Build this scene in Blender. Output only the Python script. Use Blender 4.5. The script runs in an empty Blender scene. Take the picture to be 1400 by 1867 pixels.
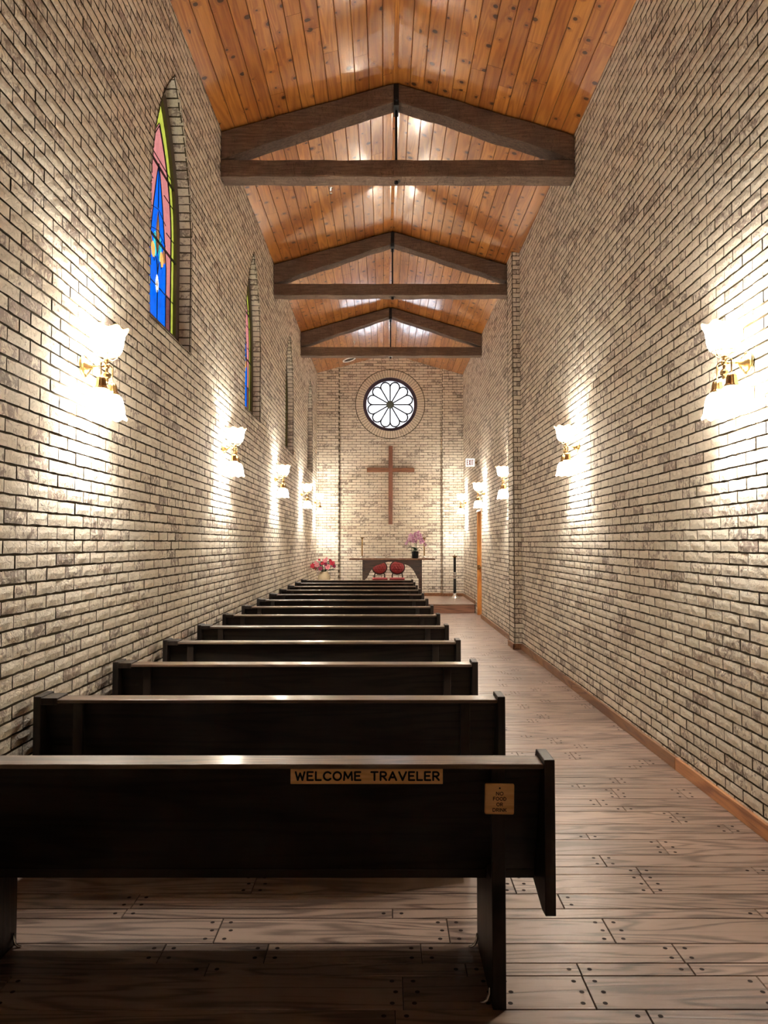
import bpy, bmesh, math, random
from math import sin, cos, pi, sqrt, atan, radians
from mathutils import Vector, Matrix

random.seed(7)
sc = bpy.context.scene
COL = sc.collection
R = random.random
def U(a, b): return a + (b - a) * R()
def lerp(a, b, t): return a + (b - a) * t

# ------------------------------------------------------------------ camera
FPX = 1366.0
cam = bpy.data.cameras.new('camera')
cam.sensor_fit = 'HORIZONTAL'; cam.sensor_width = 36.0
cam.lens = 36.0 * FPX / 1400.0
cam.shift_x = -1.0 / 1400.0
cam.clip_start = 0.05; cam.clip_end = 200
camo = bpy.data.objects.new('camera', cam); COL.objects.link(camo)
camo.location = (0, 0, 1.5)
camo.rotation_euler = (pi / 2 + atan(56.5 / FPX), 0, 0)
sc.camera = camo

# ------------------------------------------------------------------ mesh builder
class MB:
    def __init__(s):
        s.v = []; s.f = []; s.m = []; s.r = []; s.sm = []
    def quad(s, a, b, c, d, m=0, r=0.0, sm=False):
        i = len(s.v); s.v += [a, b, c, d]; s.face((i, i+1, i+2, i+3), m, r, sm)
    def face(s, idx, m=0, r=0.0, sm=False):
        s.f.append(tuple(idx)); s.m.append(m); s.r.append(r); s.sm.append(sm)
    def poly(s, pts, m=0, r=0.0):
        i = len(s.v); s.v += [tuple(p) for p in pts]; s.face(range(i, i+len(pts)), m, r)
    def box(s, x0, x1, y0, y1, z0, z1, m=0, r=0.0, ch=0.0):
        if ch <= 0:
            i = len(s.v)
            s.v += [(x, y, z) for z in (z0, z1) for y in (y0, y1) for x in (x0, x1)]
            for q in ((0,2,3,1),(4,5,7,6),(0,1,5,4),(2,6,7,3),(0,4,6,2),(1,3,7,5)):
                s.face([i+k for k in q], m, r)
            return
        bm = bmesh.new()
        bmesh.ops.create_cube(bm, size=1)
        for v in bm.verts:
            v.co = Vector(((x0+x1)/2 + v.co.x*(x1-x0), (y0+y1)/2 + v.co.y*(y1-y0), (z0+z1)/2 + v.co.z*(z1-z0)))
        bmesh.ops.bevel(bm, geom=bm.edges[:], offset=ch, segments=2, affect='EDGES', profile=.5)
        s.addbm(bm, m, r)
    def addbm(s, bm, m=0, r=0.0, sm=False):
        bm.verts.index_update(); i = len(s.v)
        s.v += [tuple(v.co) for v in bm.verts]
        for f in bm.faces: s.face([i+v.index for v in f.verts], m, r, sm)
        bm.free()
    def prism(s, pts, fmap, d0, d1, m=0, r=0.0, ch=0.0):
        """polygon pts (a,b) extruded from d0 to d1; fmap(a,b,d) -> xyz"""
        bm = bmesh.new()
        A = [bm.verts.new(fmap(a, b, d0)) for a, b in pts]
        B = [bm.verts.new(fmap(a, b, d1)) for a, b in pts]
        n = len(pts)
        bm.faces.new(A); bm.faces.new(B[::-1])
        for k in range(n): bm.faces.new((A[(k+1) % n], A[k], B[k], B[(k+1) % n]))
        if ch > 0:
            bmesh.ops.bevel(bm, geom=bm.edges[:], offset=ch, segments=2, affect='EDGES', profile=.5, clamp_overlap=True)
        bmesh.ops.recalc_face_normals(bm, faces=bm.faces[:])
        s.addbm(bm, m, r)
    def tube(s, pts, rad, n=8, m=0, r=0.0, cap=True, closed=False):
        pts = [Vector(p) for p in pts]; N = len(pts)
        rads = rad if isinstance(rad, (list, tuple)) else [rad]*N
        i0 = len(s.v); up = None
        for k, p in enumerate(pts):
            if closed: t = pts[(k+1) % N] - pts[k-1]
            else: t = pts[min(k+1, N-1)] - pts[max(k-1, 0)]
            if t.length < 1e-9: t = Vector((0, 0, 1))
            t.normalize()
            if up is None:
                up = Vector((0, 0, 1)) if abs(t.z) < .9 else Vector((1, 0, 0))
            a = (up - t*up.dot(t))
            if a.length < 1e-6: a = t.orthogonal()
            a.normalize(); up = a; b = t.cross(a)
            for j in range(n):
                q = p + (a*cos(2*pi*j/n) + b*sin(2*pi*j/n))*rads[k]
                s.v.append(tuple(q))
        for k in range(N if closed else N-1):
            k2 = (k+1) % N
            for j in range(n):
                j2 = (j+1) % n
                s.face((i0+k*n+j, i0+k*n+j2, i0+k2*n+j2, i0+k2*n+j), m, r, True)
        if cap and not closed:
            s.face([i0+j for j in range(n)][::-1], m, r); s.face([i0+(N-1)*n+j for j in range(n)], m, r)
    def lathe(s, prof, c=(0, 0, 0), axis='z', n=24, m=0, r=0.0, ruffle=None, cap=False, sharp=False):
        """prof list of (radius, height[, rnd]); ruffle(k_fraction, angle)->(dr, dz)"""
        i0 = len(s.v); N = len(prof)
        for k, p in enumerate(prof):
            for j in range(n):
                a = 2*pi*j/n; rr, h = p[0], p[1]
                if ruffle:
                    dr, dz = ruffle(k/(N-1), a); rr += dr; h += dz
                x, y = rr*cos(a), rr*sin(a)
                if axis == 'z': q = (c[0]+x, c[1]+y, c[2]+h)
                elif axis == 'x': q = (c[0]+h, c[1]+x, c[2]+y)
                else: q = (c[0]+y, c[1]+h, c[2]+x)
                s.v.append(q)
        for k in range(N-1):
            rv = prof[k][2] if len(prof[k]) > 2 else r
            for j in range(n):
                j2 = (j+1) % n
                s.face((i0+k*n+j, i0+k*n+j2, i0+(k+1)*n+j2, i0+(k+1)*n+j), m, rv, not sharp)
        if cap:
            s.face([i0+j for j in range(n)][::-1], m, r); s.face([i0+(N-1)*n+j for j in range(n)], m, r)
    def sphere(s, c, rx, ry=None, rz=None, n=12, k=8, m=0, r=0.0):
        ry = ry or rx; rz = rz or rx; i0 = len(s.v)
        for a in range(k+1):
            t = pi*a/k
            for j in range(n):
                p = 2*pi*j/n
                s.v.append((c[0]+rx*sin(t)*cos(p), c[1]+ry*sin(t)*sin(p), c[2]+rz*cos(t)))
        for a in range(k):
            for j in range(n):
                j2 = (j+1) % n
                s.face((i0+a*n+j, i0+(a+1)*n+j, i0+(a+1)*n+j2, i0+a*n+j2), m, r, True)
    def build(s, name, mats, parent=None, loc=None, normals=False):
        me = bpy.data.meshes.new(name)
        me.from_pydata(s.v, [], s.f)
        for mt in (mats if isinstance(mats, (list, tuple)) else [mats]): me.materials.append(mt)
        me.polygons.foreach_set('material_index', s.m)
        me.polygons.foreach_set('use_smooth', s.sm)
        at = me.attributes.new('rnd', 'FLOAT', 'FACE'); at.data.foreach_set('value', s.r)
        me.update()
        if normals:
            bm = bmesh.new(); bm.from_mesh(me); bmesh.ops.remove_doubles(bm, verts=bm.verts[:], dist=1e-5)
            bmesh.ops.recalc_face_normals(bm, faces=bm.faces[:]); bm.to_mesh(me); bm.free()
        o = bpy.data.objects.new(name, me); COL.objects.link(o)
        if parent: o.parent = parent
        if loc: o.location = loc
        return o

def empty(name, loc=(0, 0, 0), rz=0.0, parent=None):
    o = bpy.data.objects.new(name, None); COL.objects.link(o); o.empty_display_size = .1
    o.location = loc; o.rotation_euler = (0, 0, rz)
    if parent: o.parent = parent
    return o
def tag(o, label, cat, group=None, kind=None):
    o['label'] = label; o['category'] = cat
    if group: o['group'] = group
    if kind: o['kind'] = kind
    return o
def struct(o, label=None):
    o['kind'] = 'structure'
    if label: o['label'] = label
    return o
def copy_tree(o, parent=None):
    c = o.copy(); COL.objects.link(c)
    if parent is not None: c.parent = parent
    for ch in list(o.children): copy_tree(ch, c)
    return c

# ------------------------------------------------------------------ materials
class Mat:
    def __init__(s, name):
        s.m = bpy.data.materials.new(name); s.m.use_nodes = True
        s.t = s.m.node_tree; s.t.nodes.clear()
        s.out = s.t.nodes.new('ShaderNodeOutputMaterial')
    def n(s, typ, props=None, **inp):
        nd = s.t.nodes.new(typ)
        for k, v in (props or {}).items(): setattr(nd, k, v)
        for k, v in inp.items():
            key = int(k[1:]) if k[0] == 'i' and k[1:].isdigit() else k.replace('_', ' ')
            s.set(nd.inputs[key], v)
        return nd
    def set(s, sock, v):
        if isinstance(v, bpy.types.NodeSocket): s.t.links.new(v, sock)
        elif isinstance(v, (tuple, list)) and len(v) == 3 and sock.type == 'RGBA': sock.default_value = (*v, 1)
        else: sock.default_value = v
    def math(s, op, a, b=0.0, c=0.0, clamp=False):
        nd = s.n('ShaderNodeMath', {'operation': op, 'use_clamp': clamp}, i0=a, i1=b, i2=c); return nd.outputs[0]
    def mix(s, f, a, b, blend='MIX'):
        nd = s.n('ShaderNodeMix', {'data_type': 'RGBA', 'blend_type': blend}); s.set(nd.inputs[0], f); s.set(nd.inputs[6], a); s.set(nd.inputs[7], b); return nd.outputs[2]
    def noise(s, vec, scale, detail=3, rough=.55, dist=0.0):
        nd = s.n('ShaderNodeTexNoise', None, Vector=vec, Scale=scale, Detail=detail, Roughness=rough, Distortion=dist); return nd.outputs[0]
    def rng(s, v, a, b, c=0.0, d=1.0):
        nd = s.n('ShaderNodeMapRange', {'clamp': True}, i0=v, i1=a, i2=b, i3=c, i4=d); return nd.outputs[0]
    def coord(s): return s.n('ShaderNodeTexCoord').outputs['Object']
    def attr(s): return s.n('ShaderNodeAttribute', {'attribute_name': 'rnd'}).outputs['Fac']
    def objrnd(s): return s.n('ShaderNodeObjectInfo').outputs['Random']
    def mapping(s, vec, sc=(1, 1, 1), loc=(0, 0, 0)):
        return s.n('ShaderNodeMapping', None, Vector=vec, Scale=sc, Location=loc).outputs[0]
    def vadd(s, a, b): return s.n('ShaderNodeVectorMath', {'operation': 'ADD'}, i0=a, i1=b).outputs[0]
    def vec(s, x, y, z): return s.n('ShaderNodeCombineXYZ', None, i0=x, i1=y, i2=z).outputs[0]
    def bump(s, h, strength=.5, dist=.005):
        return s.n('ShaderNodeBump', None, Height=h, Strength=strength, Distance=dist).outputs[0]
    def principled(s, **inp):
        p = s.n('ShaderNodeBsdfPrincipled', None, **inp); s.t.links.new(p.outputs[0], s.out.inputs[0]); return p
    def surf(s, shader): s.t.links.new(shader, s.out.inputs[0])

def plain(name, col, rough=.5, metal=0.0, spec=.5, nscale=40.0, namt=.12, bump=0.0):
    M = Mat(name); P = M.coord()
    n = M.noise(P, nscale, 4)
    c = M.mix(M.rng(n, .3, .7), tuple(x*(1-namt) for x in col), tuple(min(1, x*(1+namt)) for x in col))
    kw = dict(Base_Color=c, Roughness=rough, Metallic=metal, Specular_IOR_Level=spec)
    if bump: kw['Normal'] = M.bump(n, .6, bump)
    M.principled(**kw); return M.m

def wood(name, c_light, c_dark, rough=.4, axis=0, gs=28.0, spec=.5, contrast=(.35, .68), ring=0.5, use_rnd=True, bumpd=.0008, vary=.25, coat=0.0):
    """straight/cathedral grain running along axis"""
    M = Mat(name); P = M.coord()
    r = M.attr() if use_rnd else M.objrnd()
    off = M.math('MULTIPLY', r, 97.0)
    v = M.vadd(P, M.vec(off, M.math('MULTIPLY', off, .37), M.math('MULTIPLY', off, .71)))
    s1 = [gs]*3; s1[axis] = gs*.05
    fine = M.noise(M.mapping(v, tuple(s1)), 3.0, 4, .65)
    s2 = [gs*.22]*3; s2[axis] = gs*.022
    broad = M.noise(M.mapping(v, tuple(s2)), 1.0, 2, .5, .6)
    rings = M.math('FRACT', M.math('MULTIPLY', broad, 9.0))
    rings = M.math('ABSOLUTE', M.math('SUBTRACT', rings, .5))
    rings = M.rng(rings, .02, .30)
    f = M.math('ADD', M.math('MULTIPLY', fine, 1-ring*.6), M.math('MULTIPLY', rings, ring*.6))
    f = M.rng(f, contrast[0], contrast[1])
    col = M.mix(f, c_dark, c_light)
    val = M.math('ADD', 1-vary, M.math('MULTIPLY', M.math('FRACT', M.math('MULTIPLY', r, 13.7)), vary*2))
    col = M.mix(1.0, col, M.vec(val, val, val), 'MULTIPLY')
    rr = M.math('ADD', rough-.05, M.math('MULTIPLY', fine, .12))
    M.principled(Base_Color=col, Roughness=rr, Specular_IOR_Level=spec, Normal=M.bump(f, .35, bumpd), Coat_Weight=coat, Coat_Roughness=.15)
    return M.m

def brick_mat():
    M = Mat('brick_cream'); P = M.coord(); r = M.attr()
    r2 = M.math('FRACT', M.math('MULTIPLY', r, 17.31)); r3 = M.math('FRACT', M.math('MULTIPLY', r, 41.7))
    off = M.math('MULTIPLY', r, 31.0)
    v = M.vadd(P, M.vec(off, off, off))
    n1 = M.noise(v, 21.0, 5, .68, 1.1)
    n2 = M.noise(P, 1.6, 3, .5)
    n3 = M.noise(v, 55.0, 4, .7, .4)
    base = M.mix(r2, (.84, .765, .645), (.71, .625, .505))
    base = M.mix(M.rng(n3, .35, .7, 0, .35), base, (.80, .75, .64))
    thr = M.math('ADD', n1, M.math('ADD', M.math('MULTIPLY', M.math('POWER', r3, 2.2), .21), M.math('MULTIPLY', M.math('SUBTRACT', n2, .5), .16)))
    patch = M.rng(thr, .612, .71, 0, .78)
    pc = M.mix(r2, (.19, .135, .115), (.32, .235, .20))
    col = M.mix(patch, base, pc)
    speck = M.rng(M.noise(v, 130.0, 3, .6), .66, .74, 0, .6)
    col = M.mix(speck, col, (.16, .12, .09))
    h = M.math('ADD', M.math('MULTIPLY', n3, .8), n1)
    vo = M.n('ShaderNodeTexVoronoi', {'feature': 'DISTANCE_TO_EDGE'}, Vector=M.vadd(v, M.vec(M.math('MULTIPLY', n1, .06), M.math('MULTIPLY', n1, .06), M.math('MULTIPLY', n3, .03))), Scale=22.0).outputs[0]
    h = M.math('ADD', h, M.rng(vo, 0.0, .08, -.6, 0))
    M.principled(Base_Color=col, Roughness=.82, Specular_IOR_Level=.25, Normal=M.bump(h, .75, .0060))
    return M.m

def mortar_mat():
    M = Mat('mortar_brown'); P = M.coord()
    n = M.noise(P, 60.0, 4)
    M.principled(Base_Color=M.mix(n, (.055, .042, .024), (.115, .090, .055)), Roughness=.95, Specular_IOR_Level=.1, Normal=M.bump(n, .6, .004))
    return M.m

def ceiling_mat():
    M = Mat('cedar_boards'); P = M.coord(); r = M.attr()
    off = M.math('MULTIPLY', r, 53.0)
    sx = M.n('ShaderNodeSeparateXYZ', None, i0=P)
    # board-plane coordinates: x across, y along
    kv = M.vec(sx.outputs[0], sx.outputs[1], off)
    vo = M.n('ShaderNodeTexVoronoi', {'feature': 'F1', 'voronoi_dimensions': '3D'}, Vector=M.mapping(kv, (6.2, 3.6, 1)), Scale=1.0, Randomness=.95)
    # distance in metres (anisotropic cells undone by using position output)
    pos = vo.outputs['Position']
    d = M.n('ShaderNodeVectorMath', {'operation': 'SUBTRACT'}, i0=M.mapping(kv, (6.2, 3.6, 1)), i1=pos).outputs[0]
    d = M.mapping(d, (1/6.2, 1/3.6, .0))
    wob = M.noise(M.vadd(kv, M.vec(off, 0.0, 0.0)), 40.0, 2)
    dist = M.n('ShaderNodeVectorMath', {'operation': 'LENGTH'}, i0=d).outputs['Value']
    ch = M.n('ShaderNodeSeparateColor', None, i0=vo.outputs['Color'])
    rad = M.rng(ch.outputs[0], .15, 1.0, 0.0, .027)
    dd = M.math('ADD', dist, M.math('MULTIPLY', M.math('SUBTRACT', wob, .5), .012))
    knot = M.math('MULTIPLY', M.math('LESS_THAN', dd, rad), M.math('GREATER_THAN', rad, .005))
    halo = M.math('MULTIPLY', M.rng(M.math('SUBTRACT', dd, rad), 0.0, .035, 1.0, 0.0), M.math('GREATER_THAN', rad, .005))
    v = M.vadd(P, M.vec(off, M.math('MULTIPLY', off, .4), off))
    warp = M.math('MULTIPLY', halo, .03)
    v2 = M.vadd(v, M.vec(warp, 0.0, warp))
    fine = M.noise(M.mapping(v2, (42, 1.6, 42)), 2.4, 4, .6)
    broad = M.noise(M.mapping(v2, (7, .5, 7)), 1.0, 2, .5, .5)
    rg = M.math('ABSOLUTE', M.math('SUBTRACT', M.math('FRACT', M.math('MULTIPLY', broad, 7.0)), .5))
    f = M.math('ADD', M.math('MULTIPLY', fine, .65), M.math('MULTIPLY', M.rng(rg, .05, .4), .3))
    f = M.rng(f, .28, .72)
    tone = M.math('FRACT', M.math('MULTIPLY', r, 23.3))
    light = M.mix(tone, (.60, .255, .050), (.44, .155, .028))
    dark = M.mix(tone, (.39, .130, .024), (.26, .072, .015))
    col = M.mix(f, dark, light)
    col = M.mix(M.math('MULTIPLY', halo, .55), col, (.20, .055, .018))
    col = M.mix(M.math('MULTIPLY', knot, .9), col, (.032, .010, .005))
    rough = M.math('ADD', .24, M.math('MULTIPLY', fine, .12))
    M.principled(Base_Color=col, Roughness=rough, Specular_IOR_Level=.5, Normal=M.bump(f, .3, .0012), Coat_Weight=1.0, Coat_Roughness=.11, Coat_IOR=1.9)
    return M.m

def hewn_mat():
    M = Mat('hewn_timber'); P = M.coord(); r = M.attr()
    off = M.math('MULTIPLY', r, 37.0)
    v = M.vadd(P, M.vec(off, off, off))
    g = M.noise(M.mapping(v, (3, 40, 40)), 1.5, 4, .6)
    blot = M.noise(v, 4.0, 4, .6)
    adze = M.noise(M.mapping(v, (14, 5, 5)), 1.0, 3, .55, 1.4)
    cut = M.rng(M.math('ABSOLUTE', M.math('SUBTRACT', M.math('FRACT', M.math('MULTIPLY', adze, 6.0)), .5)), .0, .07, 1, 0)
    col = M.mix(M.rng(g, .3, .7), (.095, .056, .037), (.200, .128, .082))
    col = M.mix(M.rng(blot, .45, .7, 0, .6), col, (.085, .050, .036))
    col = M.mix(M.math('MULTIPLY', cut, .6), col, (.030, .018, .012))
    h = M.math('ADD', M.math('MULTIPLY', g, .4), M.math('SUBTRACT', M.math('MULTIPLY', adze, 1.2), M.math('MULTIPLY', cut, .5)))
    M.principled(Base_Color=col, Roughness=.72, Specular_IOR_Level=.3, Normal=M.bump(h, .7, .012))
    return M.m

def shade_mat():
    M = Mat('frosted_glass_shade'); rim = M.attr(); P = M.coord()
    n = M.noise(P, 60.0, 3)
    col = M.mix(rim, (.90, .90, .88), (.60, .25, .03))
    tr = M.n('ShaderNodeBsdfTransparent', None, Color=M.mix(rim, (1, 1, 1), (.6, .3, .06))).outputs[0]
    tl = M.n('ShaderNodeBsdfTranslucent', None, Color=col).outputs[0]
    df = M.n('ShaderNodeBsdfDiffuse', None, Color=col).outputs[0]
    gl = M.n('ShaderNodeBsdfGlossy', None, Color=(1, 1, 1), Roughness=.15).outputs[0]
    a = M.n('ShaderNodeMixShader', None, i0=.4, i1=tl, i2=df).outputs[0]
    b = M.n('ShaderNodeMixShader', None, i0=M.math('ADD', .14, M.math('MULTIPLY', n, .10)), i1=a, i2=tr).outputs[0]
    c = M.n('ShaderNodeMixShader', None, i0=.05, i1=b, i2=gl).outputs[0]
    M.surf(c); return M.m

def bulb_mat():
    M = Mat('lit_bulb_glass')
    tr = M.n('ShaderNodeBsdfTransparent').outputs[0]
    em = M.n('ShaderNodeEmission', None, Color=(1, .86, .62), Strength=12.0).outputs[0]
    M.surf(M.n('ShaderNodeAddShader', None, i0=tr, i1=em).outputs[0]); return M.m

def glass_mat(name, col, tex=.10, gloss=.05):
    M = Mat(name); P = M.coord()
    n = M.noise(M.mapping(P, (1, 2.2, 1)), 9.0, 4, .6, 1.0)
    c = M.mix(M.rng(n, .3, .7), tuple(x*(1-tex) for x in col), tuple(min(1, x*(1+tex)) for x in col))
    tr = M.n('ShaderNodeBsdfTransparent', None, Color=c).outputs[0]
    gl = M.n('ShaderNodeBsdfGlossy', None, Color=(.9, .9, .9), Roughness=.08).outputs[0]
    M.surf(M.n('ShaderNodeMixShader', None, i0=gloss, i1=tr, i2=gl).outputs[0]); return M.m

BRICK = brick_mat(); MORTAR = mortar_mat(); CEDAR = ceiling_mat(); HEWN = hewn_mat()
SHADE = shade_mat(); BULB = bulb_mat()
PEW = wood('dark_stained_oak', (.024, .0165, .0125), (.0075, .0053, .0042), .42, 0, 26, spec=.35, use_rnd=True, vary=.15)
PEWV = wood('dark_stained_oak_upright', (.027, .0172, .0125), (.0095, .0065, .005), .42, 2, 26, spec=.35, vary=.15)
CAP = wood('worn_oak_rail', (.165, .108, .072), (.085, .054, .038), .40, 0, 34, spec=.5, vary=.15, coat=.25)
FLOORW = wood('pegged_oak_floor', (.315, .222, .175), (.135, .090, .070), .34, 0, 30, spec=.5, vary=.14, ring=.6, bumpd=.0010)
STEPW = wood('reddish_oak_step', (.24, .115, .070), (.12, .052, .032), .38, 0, 22, vary=.15)
BASEW = wood('varnished_baseboard', (.42, .19, .075), (.22, .085, .035), .4, 1, 24, vary=.35)
DOORW = wood('honey_door_wood', (.55, .25, .060), (.36, .13, .03), .35, 2, 22, vary=.2)
SIGNW = wood('honey_sign_wood', (.92, .58, .25), (.76, .42, .15), .42, 0, 30, vary=.05)
CROSSW = wood('red_brown_cross_wood', (.26, .100, .055), (.15, .055, .033), .5, 2, 24, vary=.12)
TABLEW = wood('dark_walnut_altar', (.062, .028, .019), (.024, .011, .009), .38, 0, 22, vary=.15)
SLABW = wood('live_edge_slab', (.26, .13, .075), (.13, .06, .035), .35, 0, 22, vary=.1)
PEG = plain('dark_floor_pegs', (.022, .013, .010), .75, spec=.15)
GROOVE = plain('board_joint_shadow', (.03, .016, .01), .9, spec=.1)
INK = plain('black_lettering', (.006, .005, .005), .6, spec=.2)
BURN = plain('burnt_lettering', (.03, .012, .006), .7, spec=.2)
IRON = plain('black_iron', (.012, .012, .013), .45, .6)
STEEL = plain('galvanised_steel', (.45, .45, .45), .4, .9)
BRASS = plain('polished_brass', (.56, .37, .16), .25, 1.0)
DKBRASS = plain('antique_brass', (.30, .19, .085), .3, 1.0)
CHROME = plain('chrome', (.85, .85, .86), .12, 1.0)
SILVER = plain('silver_plate', (.80, .80, .78), .25, 1.0)
WHITEP = plain('white_enamel', (.82, .81, .79), .5)
BLACKP = plain('black_paint', (.012, .012, .012), .4)
def sign_face():
    M = Mat('backlit_sign_face'); M.principled(Base_Color=(.8, .8, .78), Roughness=.5, Emission_Color=(1, .98, .94), Emission_Strength=.10); return M.m
SIGNF = sign_face()
REDP = plain('red_exit_letters', (.14, .006, .012), .5)
FRAMEB = plain('brown_window_frame', (.075, .05, .032), .6)
PURPLE = plain('dark_purple_rim', (.055, .035, .060), .55)
LEAD = plain('lead_came', (.020, .020, .028), .6, .3)
STONEH = plain('green_grey_hub_stone', (.10, .12, .10), .8, nscale=120, namt=.5)
VELVET = plain('red_velvet', (.30, .055, .058), .75, spec=.25, nscale=90, namt=.2)
CHAIRW = plain('carved_mahogany', (.035, .014, .010), .35)
VASEM = plain('sand_ceramic', (.52, .43, .28), .65, nscale=60)
LEAFM = plain('dark_leaf_green', (.022, .060, .026), .5)
SAGE = plain('grey_green_sprig', (.16, .18, .13), .7)
FRED = plain('red_petals', (.62, .035, .07), .6)
FPINK = plain('pink_petals', (.80, .28, .33), .6)
FMAG = plain('magenta_petals', (.30, .015, .075), .6)
ORCH = plain('orchid_petals', (.62, .26, .48), .6, namt=.3)
ORCHL = plain('pale_orchid_petals', (.78, .55, .70), .6)
POTB = plain('black_glazed_pot', (.010, .014, .018), .2)
PAGE = plain('white_pages', (.80, .77, .72), .7)
COVER = plain('dark_book_cover', (.06, .02, .02), .5)
CREAMC = plain('cream_candle', (.85, .80, .62), .5)

# ------------------------------------------------------------------ room numbers
XL, XR = -1.67, 1.94
YB, YF = -1.5, 18.5           # behind the camera / altar wall
RX, RZ = .12, 6.22            # ridge
EL, ER = 5.71, 5.67           # eaves
CO = .0675; Z0 = .03          # brick course
def roofz(x):
    return RZ + (EL-RZ)*(RX-x)/(RX-XL) if x < RX else RZ + (ER-RZ)*(x-RX)/(XR-RX)

# ------------------------------------------------------------------ brick generator
def brick(mb, fm, q, vb, vt, nu, nv, r, jit=1.0):
    """q = (uBL,uBR,uTR,uTL); fm(u,v,d)"""
    uBL, uBR, uTR, uTL = q
    tilt = U(-.0015, .0015)*jit; base = U(-.0015, .001)*jit
    W = nu+1; i0 = len(mb.v)
    for j in range(nv+1):
        t = j/nv
        a, b = lerp(uBL, uTL, t), lerp(uBR, uTR, t)
        for i in range(nu+1):
            s = i/nu; u = lerp(a, b, s); v = lerp(vb, vt, t)
            d = base + tilt*(s*2-1)
            edge = i in (0, nu) or j in (0, nv)
            if edge:
                d -= .0025
                if i in (0, nu): u += U(-.0016, .0016)*jit
                if j in (0, nv): v += U(-.0024, .0024)*jit
            else:
                d += U(-.0012, .0012)*jit; u += U(-.006, .006)*jit; v += U(-.004, .004)*jit
            mb.v.append(fm(u, v, d))
    for j in range(nv):
        for i in range(nu):
            k = i0+j*W+i
            mb.face((k, k+1, k+W+1, k+W), 0, r, False)
    ring = [(i, 0) for i in range(nu)] + [(nu, j) for j in range(nv)] + [(i, nv) for i in range(nu, 0, -1)] + [(0, j) for j in range(nv, 0, -1)]
    b0 = len(mb.v)
    for (i, j) in ring:
        u = lerp(lerp(uBL, uTL, j/nv), lerp(uBR, uTR, j/nv), i/nu); v = lerp(vb, vt, j/nv)
        mb.v.append(fm(u, v, -.0135))
    n = len(ring)
    for k in range(n):
        i1, j1 = ring[k]; i2, j2 = ring[(k+1) % n]
        mb.face((i0+j1*W+i1, b0+k, b0+(k+1) % n, i0+j2*W+i2), 1, r, False)

def wall_rows(mb, fm, u0, u1, v0, v1, L, uph, holes, lod, joint=.0108, vj=.0078, thick=.25, bricks=True, topf=None):
    """holes: list of f(v)->(ul,ur) or None. lays bricks, mortar bed sheet and an outer sheet"""
    k0 = int(math.floor((v0-Z0)/CO)); k1 = int(math.ceil((v1-Z0)/CO))
    eps = 1e-4
    for k in range(k0, k1):
        vb = max(Z0+k*CO, v0); vt = min(Z0+(k+1)*CO, v1)
        if vt-vb < .008: continue
        cuts = []
        for h in holes:
            hb, ht = h(vb+eps), h(vt-eps)
            if hb is None and ht is None:
                hm = h((vb+vt)/2)
                continue
            if hb is None: c = (ht[0]+ht[1])/2; hb = (c, c)
            if ht is None: c = (hb[0]+hb[1])/2; ht = (c, c)
            cuts.append((hb[0], hb[1], ht[1], ht[0]))
        cuts.sort()
        # mortar + outer sheets
        segs = []; lb, lt = u0, u0
        for c in cuts:
            segs.append((lb, c[0], c[3], lt)); lb, lt = c[1], c[2]
        segs.append((lb, u1, u1, lt))
        for s in segs:
            for dep in (-.0115, -thick):
                mb.quad(fm(s[0], vb, dep), fm(s[1], vb, dep), fm(s[2], vt, dep), fm(s[3], vt, dep), 1, 0)
        if not bricks: continue
        ph = uph + (L/2 if k % 2 else 0)
        nb0 = int(math.floor((u0-ph)/L)); nb1 = int(math.ceil((u1-ph)/L))
        zb, zt = vb+joint/2, vt-joint/2
        for b in range(nb0, nb1):
            a0 = max(ph+b*L+vj/2, u0); a1 = min(ph+(b+1)*L-vj/2, u1)
            if a1-a0 < .012: continue
            pieces = [[a0, a1, a1, a0]]
            for c in cuts:
                npz = []
                for p in pieces:
                    if p[1] <= min(c[0], c[3]) or p[0] >= max(c[1], c[2]): npz.append(p); continue
                    lp = [p[0], min(p[1], c[0]), min(p[2], c[3]), p[3]]
                    rp = [max(p[0], c[1]), p[1], p[2], max(p[3], c[2])]
                    for z in (lp, rp):
                        wB, wT = z[1]-z[0], z[2]-z[3]
                        if max(wB, wT) > .012:
                            if wB < 0: z[0] = z[1] = (z[0] if z is lp else z[1])
                            if wT < 0: z[2] = z[3] = (z[3] if z is lp else z[2])
                            npz.append(z)
                pieces = npz
            for p in pieces:
                if topf and zb > topf((p[0]+p[1])/2): continue
                nu, nv = lod((p[0]+p[1])/2)
                brick(mb, fm, p, zb, zt, nu, nv, R())

# ------------------------------------------------------------------ side walls
WC = [5.83, 9.46, 13.10, 16.75]          # arched window centres along the wall
WA, WV0, WVS, WRISE = .565, Z0+46*CO, 4.0, 1.22
WRAD = (WA*WA+WRISE*WRISE)/(2*WA)
def arch_w(v, a=WA, rise=None, vs=WVS, rad=None):
    rise = rise or WRISE
    rad = (a*a+rise*rise)/(2*a)
    if v <= vs: return a
    t = v-vs
    if t >= rise: return None
    return a-rad+sqrt(rad*rad-t*t)
def hole_arch(c):
    def f(v):
        if v < WV0: return None
        w = arch_w(v)
        return None if w is None or w <= 0 else (c-w, c+w)
    return f
def lod_side(y):
    if y < 1.5: return (1, 1)
    if y < 7.5: return (4, 2)
    if y < 11: return (3, 2)
    return (2, 1)

mb = MB()
fmL = lambda u, v, d: (XL+d, u, v)
wall_rows(mb, fmL, YB, YF+.03, 0, EL+.02, .216, 3.396, [hole_arch(c) for c in WC], lod_side, thick=.15)
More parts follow.
